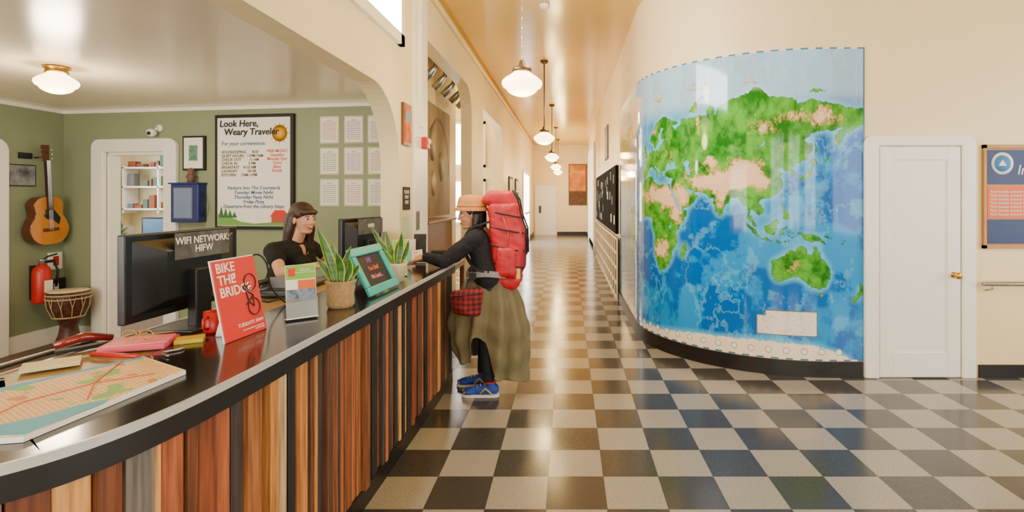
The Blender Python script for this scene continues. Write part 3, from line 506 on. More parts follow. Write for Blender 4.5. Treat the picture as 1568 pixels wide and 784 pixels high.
g=grp('framed_picture.002',(-5.48,5.24,1.77)); box('print',5.08,5.39,1.66,1.88,0.001,.012,INK,g,ML2); box('photo',5.09,5.38,1.67,1.87,.012,.014,mat('bw_photo','77777A',.5,var=.9,scale=9),g,ML2)
g=grp('thermostat',(-5.48,5.28,1.97)); box('body',5.22,5.34,1.94,2.0,0.001,.03,INK,g,ML2,bevel=.005)
g=grp('fire_extinguisher',(-5.38,5.35,.5))
lathe('tank',[(.001,0),(.07,0),(.075,.02),(.075,.31),(.06,.36),(.03,.39),(.001,.39)],RED,g,(-5.39,5.35,.47)); lathe('valve',[(.001,.38),(.025,.38),(.025,.43),(.03,.44),(.001,.45)],METAL,g,(-5.39,5.35,.47))
box('label',-5.322,-5.314,5.31,5.39,.58,.70,PAPER,g); tube('hose',[(-5.39,5.37,.88),(-5.36,5.45,.88),(-5.34,5.47,.78),(-5.34,5.45,.62)],.011,INK,g); tube('handle',[(-5.39,5.35,.90),(-5.36,5.38,.94),(-5.33,5.45,.96)],.009,INK,g); tube('lever',[(-5.39,5.35,.89),(-5.33,5.43,.90)],.008,INK,g); box('bracket',-5.499,-5.46,5.33,5.37,.5,.85,INK,g)
g=grp('alarm_pull_sign',(-5.48,5.58,.87)); box('plate',5.52,5.66,.78,.96,0.001,.02,PAPER,g,ML2); box('red_band',5.56,5.62,.82,.92,.02,.024,RED,g,ML2)
g=grp('intercom_box',(-5.48,5.6,.6)); box('body',5.53,5.68,.5,.68,0.001,.04,INK,g,ML2,bevel=.004); box('label',5.55,5.6,.55,.63,.04,.042,PAPER,g,ML2)
g=grp('djembe_drum',(-5.12,5.36,0)); DW=mat('carved_wood','4A2A1C',.45,var=.5,scale=25,bump=.6)
lathe('shell',[(.001,0),(.13,0),(.125,.03),(.08,.16),(.07,.24),(.10,.30),(.155,.42),(.172,.55),(.165,.585),(.001,.585)],DW,g,(-5.12,5.36,0)); lathe('skin',[(.001,.585),(.16,.586),(.168,.592),(.15,.6),(.001,.603)],mat('drum_skin','D8C29A',.6),g,(-5.12,5.36,0))
bm=bmesh.new()
for z,r in ((.56,.176),(.52,.176),(.33,.125)): btube(bm,[(-5.12+r*math.cos(t),5.36+r*math.sin(t),z) for t in [2*math.pi*k/24 for k in range(25)]],.008,6)
for k in range(24):
    t=2*math.pi*k/24; t2=t+math.pi/24*(1 if k%2 else -1); btube(bm,[(-5.12+.178*math.cos(t),5.36+.178*math.sin(t),.54),(-5.12+.165*math.cos(t2),5.36+.165*math.sin(t2),.43),(-5.12+.127*math.cos(t2),5.36+.127*math.sin(t2),.33)],.004,5)
fin(bm,'ropes',mat('rope_beige','B59A70',.8),g)
# back room through door
box('wall_kitchen_back',-7.2,-3.2,8.5,8.6,0,2.6,WALL); box('wall_kitchen_left',-7.2,-7.1,5.9,8.5,0,2.6,WALL); box('wall_kitchen_right',-3.3,-3.2,5.6,8.5,0,2.6,WALL); box('ceiling_kitchen',-7.2,-3.2,5.9,8.6,2.6,2.7,WHITE)
window('window_10',FR((-7.1,6.4,1.1),(0,1,0)),1.4,1.1,SKY)
g=grp('kitchen_shelf',(-6.4,8.3,0)); bm=bmesh.new()
for z in (1.35,1.7,2.0): bbox(bm,-7.0,-5.9,8.2,8.49,z,z+.025)
for x in (-7.0,-6.45,-5.92): bbox(bm,x,x+.02,8.2,8.49,1.3,2.05)
fin(bm,'frame',WHITE,g)
bm=bmesh.new()
for z in (1.375,1.725,2.025):
    x=-6.95
    while x<-6.0:
        w=.04+random.random()*.09; h_=.05+random.random()*.16
        if random.random()<.8: bbox(bm,x,x+w,8.25,8.36,z,z+h_,random.randrange(5))
        x+=w+.02
fin(bm,'stored_goods',[mat('jar_rust','8A4422'),WOOD,mat('jar_green','4A6A4A'),GREY,mat('jar_yellow','C8942C')],g)
g=grp('kitchen_table',(-6,7.3,0)); box('top',-6.9,-5.6,6.9,7.7,.82,.86,mat('orange_laminate','B9662C',.4),g)
for x in (-6.85,-5.7):
    for y in (6.95,7.6): box('leg_%d_%d'%(x*10,y*10),x,x+.05,y,y+.05,0,.82,METAL,g)
g=grp('desktop_computer',(-6.0,7.45,.86)); box('screen',-6.12,-5.72,7.5,7.53,.98,1.26,BLKG,g); box('display',-6.10,-5.74,7.494,7.5,1.0,1.24,mat('lit_screen','5F86A8',.3,emit=.3),g); box('neck',-5.94,-5.9,7.5,7.53,.87,1.0,BLKG,g); box('foot',-6.02,-5.82,7.42,7.6,.86,.875,BLKG,g)
g=grp('microwave_oven',(-6.6,7.4,.86)); box('case',-6.8,-6.35,7.3,7.65,.861,1.13,METAL,g,bevel=.01); box('window',-6.77,-6.48,7.29,7.3,.9,1.09,INK,g)
g=grp('paper_clutter',(-6,7.2,.86)); bm=bmesh.new()
for k in range(12):
    x=-6.85+random.random()*.5; y=6.93+random.random()*.15; bbox(bm,x,x+.12,y,y+.08,.861,.87+random.random()*.12,random.randrange(4))
for k in range(4): bbox(bm,-5.95+.07*k,-5.9+.07*k,6.95,7.05,.861,.9+.03*k,k)
fin(bm,'stacks',[PAPER,GREY,_m['jar_yellow'],_m['jar_rust']],g)
g=grp('kitchen_cabinet',(-4.9,8.2,0)); box('body',-5.75,-4.2,8.0,8.49,0.001,.95,WHITE,g); box('worktop',-5.77,-4.18,7.97,8.49,.95,.98,mat('grey_worktop','8A8A84',.3),g)
for k in range(3): box('door_panel_%d'%k,-5.73+.51*k,-5.25+.51*k,7.985,8.0,.05,.9,WHITE,g,bevel=.005); box('handle_%d'%k,-5.5+.51*k,-5.4+.51*k,7.97,7.985,.84,.86,METAL,g)
g=grp('coffee_maker',(-5.3,8.2,1)); box('body',-5.42,-5.2,8.1,8.35,.981,1.0,INK,g); box('back',-5.42,-5.2,8.27,8.35,1.0,1.3,INK,g); box('head',-5.42,-5.2,8.08,8.35,1.26,1.34,INK,g); lathe('jug',[(.001,0),(.06,0),(.07,.08),(.05,.14),(.001,.14)],GREY,g,(-5.31,8.17,1.0))
g=grp('houseplant',(-6.2,7.05,.86)); lathe('pot',[(.001,0),(.05,0),(.07,.11),(.001,.11)],mat('terracotta','A5562F'),g,(-6.12,7.05,.861))
bm=bmesh.new()
for k in range(26):
    t=random.random()*6.28; r=.05+random.random()*.1; h=.08+random.random()*.2
    p=V((-6.12,7.05,.96)); q_=p+V((math.cos(t)*r,math.sin(t)*r,h)); btube(bm,[p,(p+q_)/2+V((0,0,.04)),q_],[.003,.022,.002],5)
fin(bm,'leaves',mat('leaf_green','3D6A24',.5,var=.3),g)
g=grp('wall_poster',(-5.2,8.5,1.5)); box('sheet',-5.7,-5.2,8.49,8.499,1.45,2.05,mat('poster_photo','80603C',.5,var=.6,scale=5),g)

# ---------- COUNTER
front=catmull([(-.95,4.4,0),(-.96,3.8,0),(-.98,3.0,0),(-1.0,2.2,0),(-1.012,1.73,0),(-1.03,1.44,0),(-1.06,1.27,0),(-1.108,1.15,0),(-1.18,1.06,0),(-1.3,.95,0),(-1.52,.83,0),(-1.9,.76,0)],10)
L_=[0]
for a,b in zip(front,front[1:]): L_.append(L_[-1]+(b-a).length)
def at_s(s):
    s=max(0,min(s,L_[-1]-1e-6))
    for i in range(len(L_)-1):
        if L_[i+1]>=s:
            t=(s-L_[i])/(L_[i+1]-L_[i]); p=front[i].lerp(front[i+1],t); d=(front[min(i+2,len(front)-1)]-front[max(i-1,0)]).normalized(); return p,d
NS=110; SS=[L_[-1]*i/(NS-1) for i in range(NS)]
def offs(o): 
    out=[]
    for s_ in SS:
        p,d=at_s(s_); n=V((d.y,-d.x,0)); out.append((p.x+n.x*o,p.y+n.y*o))
    return out
g=grp('reception_counter',(-1.2,3,0))
def cstrip(name,o0,o1,z0,z1,m,bev=0):
    o=strip(name,offs(o0),offs(o1),z0,z1,m); par(o,g); return o
cstrip('worktop',0.006,.46,.962,1.0,CTOP); cstrip('edge_strip',-.004,.006,.978,1.001,STRIP); cstrip('edge_lip',.000,.03,.918,.978,BLACK)
cstrip('desk_surface',.46,.76,.965,.992,BEIGE); cstrip('desk_edge',.76,.775,.955,.996,STRIP)
cstrip('carcass',.05,.44,.02,.962,BLACK); cstrip('kick_base',.022,.05,0,.1,BLACK)
for k,s_ in enumerate((.3,1.5,2.6)):
    p,d=at_s(s_); box('desk_leg_%d'%k,p.x-.73,p.x-.68,p.y-.02,p.y+.02,0,.965,METAL,g)
wc=['BC7C3C','9A5E2E','7C4822','5C3A22','3E3530','CE9450','8A6238','1E1B18','A65A30','6A3A1E','54504A','80401F','C4A070','6E675E']
WM=[mat('reclaimed_wood_%d'%i,c,.6,var=.45,scale=4,stretch=(14,14,.9),bump=.6) for i,c in enumerate(wc)]
bm=bmesh.new(); s_=.0; last=-1
while s_<L_[-1]-.09:
    w=random.choice((.026,.036,.044,.052,.060,.076)); p,d=at_s(s_+w/2); n=V((d.y,-d.x,0)); o=.004+random.random()*.032
    mi=random.choice([i for i in (0,1,2,3,4,5,6,7,8,9,0,5,8,10,7,1,11,12,13,4,3,6,9) if i!=last]); last=mi
    T=Matrix(((d.x,n.x,0,p.x),(d.y,n.y,0,p.y),(0,0,1,0),(0,0,0,1)))
    bbox(bm,-w/2+.003,w/2-.003,o,.05,.1,.918,mi,T); s_+=w
o=fin(bm,'slats',WM,g)
b=o.modifiers.new('b','BEVEL'); b.width=.002; b.segments=1
# ---------- monitors
def monitor(name,c,w,h,ang,label=None,stand=True):
    g=grp(name,c); M=Matrix.Translation(c)@Matrix.Rotation(ang,4,'Z')@Matrix.Rotation(math.pi/2,4,'X')
    box('panel',-w/2,w/2,.075,.075+h,-.03,.0,BLKG,g,M,bevel=.006)
    box('screen',-w/2+.02,w/2-.02,.095,.055+h,-.033,-.03,mat('screen_glass','1E3550',.15),g,M)
    bm=bmesh.new(); a=[bm.verts.new(p) for p in [(-w/2+.03,.1,0),(w/2-.03,.1,0),(w/2-.03,.05+h,0),(-w/2+.03,.05+h,0)]]; b_=[bm.verts.new(p) for p in [(-w/4,.14,.035),(w/4,.14,.035),(w/4,h-.0,.035),(-w/4,h-.0,.035)]]
    bm.faces.new(b_); bridge(bm,a,b_); bm.faces.new(a); fin(bm,'back_shell',BLKG,g,M,bevel=.004)
    box('stand_neck',-.045,.045,.01,.25,.03,.07,BLKG,g,M,bevel=.005); box('stand_base',-.13,.13,0.001,.014,-.07,.12,BLKG,g,M,bevel=.005)
    if label:
        box('label_sheet',-.12,.2,h-.04,h+.068,.036,.038,mat('grey_label','4E4E4C',.6,var=.5,scale=20),g,M); text('label_text',label,.04,h+.015,.039,.042,PAPER,g,M,lines=.9,bold=.0005)
    return g
monitor('computer_monitor',(-1.62,2.23,1.0),.62,.335,math.radians(88),'WIFI NETWORK:\nHIFW')
monitor('computer_monitor.001',(-1.46,3.72,1.0),.50,.33,math.radians(80),'WIFI')
g=grp('display_stand',(-1.6,4.15,1)); M2=FR((-1.68,4.2,1.002),(1,-.1,0),(0,.15,1)); box('panel',0,.2,0,.27,0,.012,GREY,g,M2); box('picture',.012,.188,.012,.258,.012,.014,mat('bw_photo','77777A',.5,var=.9,scale=9),g,M2); box('foot',.05,.15,0,.01,-.06,.03,INK,g,M2)
g=grp('desk_phone',(-1.62,2.95,1)); box('base',-1.72,-1.52,2.85,3.03,1.001,1.04,BLKG,g,bevel=.01); box('display',-1.68,-1.56,2.94,2.95,1.04,1.10,GREY,g); tube('handset',[(-1.71,2.86,1.06),(-1.71,2.88,1.075),(-1.71,3.0,1.075),(-1.71,3.02,1.06)],[.022,.016,.016,.022],BLKG,g)
tube('cord',[(-1.71,2.86,1.05),(-1.66,2.75,1.01),(-1.55,2.7,1.008),(-1.5,2.85,1.01)],.005,BLKG,g)
g=grp('monitor_cable',(-1.5,2.5,1)); tube('cable',catmull([(-1.57,2.5,1.22),(-1.53,2.56,1.27),(-1.5,2.6,1.22),(-1.49,2.62,1.1),(-1.45,2.68,1.008)],6),.004,INK,g)
g=grp('computer_keyboard',(-1.75,3.2,1)); box('base',-1.70,-1.56,3.15,3.5,1.001,1.015,BLKG,g,bevel=.004); box('keys',-1.69,-1.57,3.17,3.48,1.015,1.02,GREY,g)
# bike poster
g=grp('bike_tour_sign',(-1.28,2.07,1)); RC=mat('coral_red_print','DA2A20',.45,var=.03)
MP=FR((-1.283,1.955,1.001),(.016,.235,0),(-.06,0,.3)); 
box('card',0,.236,0,.31,0,.004,RC,g,MP); box('acrylic',-.004,.24,-.0,.315,-.004,0,mat('clear_acrylic','E8F0F0',.1),g,MP)
text('headline','BIKE\nTHE\nBRIDGE',.014,.232,.005,.052,PAPER,g,MP,'LEFT',lines=.9,bold=.0008); text('times','TUESDAYS 10AM',.225,.045,.005,.020,PAPER,g,MP,'RIGHT'); text('small','meet in the lobby for a guided ride\nover the bridge',.225,.02,.005,.009,PAPER,g,MP,'RIGHT')
bm=bmesh.new()
def circ(c,r,w):
    btube(bm,[(c[0]+r*math.cos(t),c[1]+r*math.sin(t),.006) for t in [2*math.pi*k/24 for k in range(25)]],w,5)
circ((.185,.105),.034,.0022); circ((.185,.205),.034,.0022)
for a,b_ in [((.185,.105),(.16,.13)),((.16,.13),(.15,.18)),((.15,.18),(.185,.205)),((.16,.13),(.19,.15)),((.19,.15),(.15,.18)),((.19,.15),(.185,.105)),((.15,.18),(.135,.195)),((.16,.13),(.14,.12))]: btube(bm,[(*a,.006),(*b_,.006)],.0022,5)
fin(bm,'bicycle_drawing',INK,g,MP); 
prism('easel',[(0,0),(.10,0),(.07,.25)],.0,.012,_m['clear_acrylic'],g,FR((-1.39,2.07,1.001),(1,0,0)))
# brochure
g=grp('brochure_holder',(-1.19,2.36,1)); MBR=FR((-1.245,2.31,1.006),(.105,.085,0),(-.03,.03,.25)); GRB=mat('lime_print','7CB82A',.4)
box('card',0,.125,0.006,.24,0,.006,PAPER,g,MBR); box('header_band',.002,.123,.175,.238,.006,.0075,GRB,g,MBR); box('photo_band',.002,.123,.075,.13,.006,.0075,mat('city_photo','6F7F94',.4,var=.7,scale=40),g,MBR); box('orange_band',.05,.123,.13,.17,.006,.0075,ORG,g,MBR)
box('logo',.012,.04,.19,.225,.0075,.0085,REDINK,g,MBR); text('title','EXPLORE\nSAN FRANCISCO',.08,.21,.009,.011,PAPER,g,MBR); box('pocket_front',-.003,.128,0.006,.09,.012,.014,mat('frosted_acrylic','D5DDE2',.15,trans=.8,var=.01),g,MBR); box('pocket_base',-.003,.128,0,.006,-.03,.014,_m['clear_acrylic'],g,MBR)
g=grp('leaflet_stand',(-1.17,3.6,1)); M2=FR((-1.22,3.62,1.005),(1,.3,0),(-.02,.03,.25)); box('card',0,.1,0.004,.25,0,.005,mat('lime_sheet','B9CE6A'),g,M2); text('title','FROM\nSEA',.05,.2,.006,.03,GRB,g,M2); box('foot',0,.1,0,.004,-.03,.02,PAPER,g,M2)
g=grp('card_display',(-1.2,4.3,1)); 
for k,(x,y,h,w,mm_) in enumerate([(-1.38,4.3,.2,.12,PAPER),(-1.28,4.33,.24,.1,mat('black_print','2A2A2C',var=.5,scale=20))]):
    M2=FR((x,y,1.004),(1,.15,0),(0,.1,1)); box('card_%d'%k,0,w,0,h,0,.004,mm_,g,M2); box('stand_%d'%k,0,w,0,.004,-.03,.02,PAPER,g,M2)
# chalkboard turquoise
g=grp('framed_chalkboard',(-1.1,3.0,1)); MC=FR((-1.085,2.82,1.002),(.02,.42,0),(-.13,0,.25)); TQ=mat('turquoise_paint','34AEA8',.35,var=.08)
w,h=.42,.285
for nm,a in (('rail_bottom',(0,w,0,.05)),('rail_top',(0,w,h-.05,h)),('stile_near',(0,.05,.05,h-.05)),('stile_far',(w-.05,w,.05,h-.05))): box(nm,a[0],a[1],a[2],a[3],0.008,.028,TQ,g,MC,bevel=.006)
box('board',.045,w-.045,.045,h-.045,.010,.014,INK,g,MC); text('greeting','HI!',.2,.2,.015,.05,mat('purple_chalk','A850D8'),g,MC); text('line_a','You Shall',.21,.15,.015,.036,mat('red_chalk','F0503A'),g,MC,shear=.2,bold=.0005); text('line_b','No Lock...',.21,.1,.015,.036,mat('pink_chalk','F080A8'),g,MC,shear=.2,bold=.0005)
tube('prop_leg',[(-1.19,3.03,1.2),(-1.24,3.03,1.006)],.006,TQ,g)
# plants
LG=mat('snake_leaf_green','3A6E26',.35,var=.55,scale=20,stretch=(1,1,3)); LY=mat('snake_leaf_margin','BFC64A',.4,var=.1)
def leaf(bm,base,tip,wd,bend,roll):
    base=V(base);tip=V(tip); d=(tip-base); u=V((math.cos(roll),math.sin(roll),0)); n=d.cross(u).normalized(); rows=[]
    for i in range(11):
        t=i/10; c=base+d*t+n*bend*math.sin(t*math.pi)*.5; wi=wd*(.55+.9*t if t<.4 else .91*(1-((t-.4)/.6)**2.2))+.0008
        rows.append([bm.verts.new(c+u*wi*k+n*abs(k)*wi*.35) for k in (-1,-.78,0,.78,1)])
    for a,b_ in zip(rows,rows[1:]):
        for k in range(4):
            f=bm.faces.new([a[k],a[k+1],b_[k+1],b_[k]]); f.material_index=1 if k in (0,3) else 0
def snake(name,c,sc,tips,potm,burlap):
    g=grp(name,c)
    if burlap:
        lathe('pot',[(.001,0.001),(.058,0.001),(.066,.02),(.062,.06),(.068,.10),(.062,.112),(.076,.13),(.07,.135),(.06,.12),(.001,.118)],potm,g,c); 
    else: lathe('pot',[(.001,0.001),(.045,0.001),(.06,.1),(.063,.105),(.063,.12),(.055,.12),(.052,.105),(.001,.105)],potm,g,c)
    bm=bmesh.new()
    for tx,ty,tz,rl,w_ in tips: leaf(bm,V(c)+V((tx*.15,ty*.15,.1)),V(c)+V((tx,ty,tz)),w_*sc,.04,rl)
    o=fin(bm,'leaves',[LG,LY],g,smooth=True); sd=o.modifiers.new('s','SOLIDIFY'); sd.thickness=.002
snake('snake_plant',(-1.14,2.62,1.0),1,[(-.12,0,.40,.1,.027),(-.06,.03,.33,.6,.025),(.05,-.02,.25,-.4,.024),(.08,.03,.21,.3,.022),(-.01,-.03,.28,.0,.025),(-.13,.02,.25,.3,.022),(.03,.05,.30,.9,.02)],mat('burlap','A8895C',.9,var=.2,scale=70,bump=.6),True)
snake('snake_plant.001',(-1.12,3.42,1.0),1,[(-.17,0,.36,.2,.022),(-.08,.02,.33,.5,.022),(.03,0,.32,.1,.022),(.07,.02,.27,-.3,.02),(-.12,-.02,.25,.2,.02),(0,.03,.26,.8,.02)],mat('ceramic_cream','D9C6A0',.5),False)
# papers on counter
mm=bpy.data.materials.new('street_map_print'); mm.use_nodes=True; nt=mm.node_tree;N=nt.nodes;K=nt.links;b=N['Principled BSDF'];b.inputs['Roughness'].default_value=.6
tc=N.new('ShaderNodeTexCoord'); br=N.new('ShaderNodeTexBrick'); br.inputs['Scale'].default_value=1; br.inputs['Brick Width'].default_value=.022; br.inputs['Row Height'].default_value=.011; br.inputs['Mortar Size'].default_value=.0009
br.inputs['Color1'].default_value=(*L(H('E6C070')),1); br.inputs['Color2'].default_value=(*L(H('E2A878')),1); br.inputs['Mortar'].default_value=(*L(H('F8F2E0')),1)
no=N.new('ShaderNodeTexNoise'); no.inputs['Scale'].default_value=14; cr=N.new('ShaderNodeValToRGB'); cr.color_ramp.elements[0].position=.59; cr.color_ramp.elements[1].position=.61
mx=N.new('ShaderNodeMix'); mx.data_type='RGBA'; mx.inputs[7].default_value=(*L(H('88BA70')),1)
no2=N.new('ShaderNodeTexNoise'); no2.inputs['Scale'].default_value=11; no2.inputs['Detail'].default_value=1; cr2=N.new('ShaderNodeValToRGB'); cr2.color_ramp.elements[0].position=.66; cr2.color_ramp.elements[1].position=.68
mx2=N.new('ShaderNodeMix'); mx2.data_type='RGBA'; mx2.inputs[7].default_value=(*L(H('D08C5A')),1)
rt=N.new('ShaderNodeMapping'); rt.inputs['Rotation'].default_value=(0,0,.55)
K.new(tc.outputs['Object'],rt.inputs['Vector']);K.new(rt.outputs['Vector'],br.inputs['Vector']);K.new(tc.outputs['Object'],no.inputs['Vector']);K.new(rt.outputs['Vector'],no2.inputs['Vector']);K.new(no.outputs['Fac'],cr.inputs['Fac']);K.new(no2.outputs['Fac'],cr2.inputs['Fac']);K.new(cr.outputs['Color'],mx.inputs[0]);K.new(br.outputs['Color'],mx.inputs[6]);K.new(mx.outputs[2],mx2.inputs[6]);K.new(cr2.outputs['Color'],mx2.inputs[0]);K.new(mx2.outputs[2],b.inputs['Base Color'])
g=grp('city_map_pad',(-1.37,1.48,1)); 
prism('map_sheets',[(-1.185,1.62),(-1.43,1.76),(-1.62,1.43),(-1.30,1.155),(-1.22,1.17)],1.001,1.014,PAPER,g); prism('map_print',[(-1.192,1.616),(-1.43,1.75),(-1.61,1.43),(-1.30,1.165),(-1.226,1.178)],1.014,1.0155,mm,g)
prism('water_area',[(-1.3,1.165),(-1.35,1.21),(-1.29,1.27),(-1.26,1.34),(-1.215,1.39),(-1.205,1.36),(-1.226,1.178)],1.0155,1.0162,mat('map_water','5CB2D4'),g)
prism('water_area_far',[(-1.61,1.43),(-1.43,1.75),(-1.405,1.735),(-1.51,1.56),(-1.57,1.42),(-1.585,1.41)],1.0155,1.0162,_m['map_water'],g)
ROAD=mat('map_highway','D8663C'); tube('highway_a',[(-1.25,1.58,1.0165),(-1.36,1.50,1.0165),(-1.42,1.36,1.0165),(-1.40,1.26,1.0165)],.0018,ROAD,g,n=5); tube('highway_b',[(-1.45,1.70,1.0165),(-1.36,1.50,1.0165),(-1.27,1.38,1.0165)],.0018,ROAD,g,n=5)
g=grp('pink_notepad',(-1.6,1.92,1)); M2=Matrix.Translation((-1.58,1.93,1.001))@Matrix.Rotation(.3,4,'Z'); box('pad',-.1,.1,-.07,.07,0,.02,mat('pink_paper','E0566E',.6),g,M2); box('top_sheet',-.09,.095,-.065,.06,.02,.023,mat('pale_pink_paper','EC8C98',.6),g,M2@Matrix.Rotation(.12,4,'Z'))
g=grp('ballpoint_pen',(-1.5,1.78,1)); tube('barrel',[(-1.64,1.8,1.009),(-1.47,1.78,1.009),(-1.45,1.778,1.009)],[.008,.008,.002],RED,g)
g=grp('eyeglasses',(-1.52,2.0,1.02)); bm=bmesh.new()
for x in (-.03,.03): btube(bm,[(-1.58+x+.025*math.cos(t),1.92,1.045+.018*math.sin(t)) for t in [2*math.pi*k/16 for k in range(17)]],.002,5)
btube(bm,[(-1.635,1.92,1.05),(-1.635,2.02,1.03)],.002,5); btube(bm,[(-1.525,1.92,1.05),(-1.525,2.02,1.03)],.002,5); fin(bm,'frame',BRASS,g)
g=grp('coffee_mug',(-1.44,2.13,1)); lathe('cup',[(.001,0),(.034,0),(.036,.01),(.036,.085),(.032,.085),(.031,.012),(.001,.012)],RED,g,(-1.445,2.13,1.001)); tube('handle',[(-1.445,2.097,1.07),(-1.445,2.07,1.065),(-1.445,2.07,1.03),(-1.445,2.097,1.02)],.006,RED,g)
g=grp('sticky_notes',(-1.5,2.05,1)); box('pad',-.045,.045,-.035,.035,0,.015,mat('yellow_note','CFB428'),g,Matrix.Translation((-1.44,1.99,1.001))@Matrix.Rotation(.5,4,'Z'))
g=grp('key_chain',(-1.47,1.86,1)); tube('chain',catmull([(-1.42,1.92,1.006),(-1.39,1.88,1.006),(-1.42,1.83,1.006),(-1.37,1.79,1.006)],6),.004,METAL,g)
g=grp('index_cards',(-1.6,1.65,1)); box('cards',-.07,.07,-.045,.045,0,.012,mat('cream_card','D8CC9A'),g,Matrix.Translation((-1.68,1.7,1.001))@Matrix.Rotation(.7,4,'Z'))
g=grp('stapler',(-1.75,1.85,1)); M2=Matrix.Translation((-1.75,1.89,1.001))@Matrix.Rotation(1.0,4,'Z'); box('base',-.08,.08,-.018,.018,0,.012,INK,g,M2,bevel=.003); tube('top_arm',[(-.08,0,.03),(0,0,.045),(.08,0,.025)],[.013,.016,.012],mat('maroon_gloss','7A1A1A',.15,coat=.6),g,M2)
g=grp('cable_bundle',(-1.7,1.75,1)); tube('cable_a',catmull([(-1.88,1.5,1.005),(-1.84,1.6,1.005),(-1.83,1.75,1.005),(-1.82,1.95,1.005)],6),.007,METAL,g); tube('cable_b',catmull([(-1.84,1.48,1.005),(-1.81,1.6,1.005),(-1.81,1.75,1.005),(-1.80,2.02,1.005)],6),.005,INK,g)
# ---------- PEOPLE
def blob(name,segs,ells,voxel,m,parent,smooth=4,disp=0,hulls=(),dscale=.07):
    bm=bmesh.new()
    def ball(c,r,R=None):
        if not isinstance(r,(tuple,list)): r=(r,r,r)
        T=Matrix.Translation(c)@(R if R is not None else Matrix.Identity(4))@Matrix.Diagonal((*r,1))
        bmesh.ops.create_icosphere(bm,subdivisions=3,radius=1,matrix=T)
    for pts,rad in segs:
        pts=[V(p) for p in pts]
        for p,r in zip(pts,rad): ball(p,r)
        for i in range(len(pts)-1):
            if (pts[i+1]-pts[i]).length>1e-4: btube(bm,[pts[i],pts[i+1]],[rad[i],rad[i+1]],16)
    for e in ells: ball(*e)
    for pts,r in hulls:
        b2=bmesh.new()
        for p in pts: bmesh.ops.create_icosphere(b2,subdivisions=2,radius=r,matrix=Matrix.Translation(p))
        rr=bmesh.ops.convex_hull(b2,input=b2.verts)
        inn_=set(x for x in rr['geom_interior'] if isinstance(x,bmesh.types.BMVert)); bmesh.ops.delete(b2,geom=list(inn_),context='VERTS')
        tmp=bpy.data.meshes.new('t'); b2.to_mesh(tmp); b2.free(); bm.from_mesh(tmp); bpy.data.meshes.remove(tmp)
    bmesh.ops.recalc_face_normals(bm,faces=bm.faces)
    me=bpy.data.meshes.new(name); bm.to_mesh(me); bm.free(); o=bpy.data.objects.new(name,me); COL.objects.link(o)
    r=o.modifiers.new('r','REMESH'); r.mode='VOXEL'; r.voxel_size=voxel; r.use_smooth_shade=True
    if smooth: s=o.modifiers.new('s','SMOOTH'); s.factor=.5; s.iterations=smooth
    if disp:
        tx=bpy.data.textures.new(name+'_folds','CLOUDS'); tx.noise_scale=dscale; d=o.modifiers.new('d','DISPLACE'); d.texture=tx; d.strength=disp; d.mid_level=.5; d.texture_coords='GLOBAL'
    dg=bpy.context.evaluated_depsgraph_get(); nm=bpy.data.meshes.new_from_object(o.evaluated_get(dg)); o.modifiers.clear(); old=o.data; o.data=nm; bpy.data.meshes.remove(old)
    nm.materials.clear(); nm.materials.append(m); nm.polygons.foreach_set('use_smooth',[True]*len(nm.polygons)); par(o,parent); return o
def hand(w,d,n,side,curl=.5):
    w=V(w);d=V(d).normalized();n=V(n); n=(n-d*n.dot(d)).normalized(); y=n.cross(d)*side; S_=[]
    for off_,ln in ((-.027,.062),(-.009,.074),(.009,.08),(.027,.072)):
        k=w+d*.082+y*off_; S_.append(([w+y*off_*.6,k],[.0125,.0105]))
        p=k; ch=[p]; a=0
        for f,cu in ((.45,.6),(.3,.8),(.25,.6)):
            a+=curl*cu; p=p+(d*math.cos(a)-n*math.sin(a))*ln*f; ch.append(p)
        S_.append((ch,[.0092,.0085,.0078,.0065]))
    b0=w+d*.025+y*.02; b1=b0+(d*.55+y*.8).normalized()*.038; b2=b1+(d*.85+y*.25-n*.35).normalized()*.032; b3=b2+(d*.9-n*.4).normalized()*.022
    S_.append(([w+d*.01,b0,b1,b2,b3],[.014,.013,.0105,.009,.007])); return S_
def HMt(c,face,tilt=0):
    x=V(face).normalized(); y=V((0,0,1)).cross(x).normalized(); z=x.cross(y)
    return Matrix(((x.x,y.x,z.x,c[0]),(x.y,y.y,z.y,c[1]),(x.z,y.z,z.z,c[2]),(0,0,0,1)))@Matrix.Rotation(tilt,4,'X')
def head_parts(M):
    R=M.to_3x3().to_4x4(); E=lambda c,r:(M@V(c),r,R)
    ells=[E((-.012,0,.03),(.095,.074,.085)),E((.022,0,-.03),(.062,.056,.075)),E((.056,0,-.086),(.022,.024,.018)),E((.053,.034,-.022),(.026,.022,.025)),E((.053,-.034,-.022),(.026,.022,.025)),E((.062,0,.03),(.02,.045,.014)),E((.066,0,-.052),(.02,.026,.018)),E((-.005,.073,-.005),(.017,.009,.03)),E((-.005,-.073,-.005),(.017,.009,.03)),E((.03,0,-.085),(.045,.045,.02))]
    segs=[([M@V((.080,0,.020)),M@V((.091,0,-.004)),M@V((.096,0,-.018))],[.007,.008,.0105]),([M@V((.085,.008,-.022)),M@V((.085,-.008,-.022))],[.008,.008])]
    return segs,ells
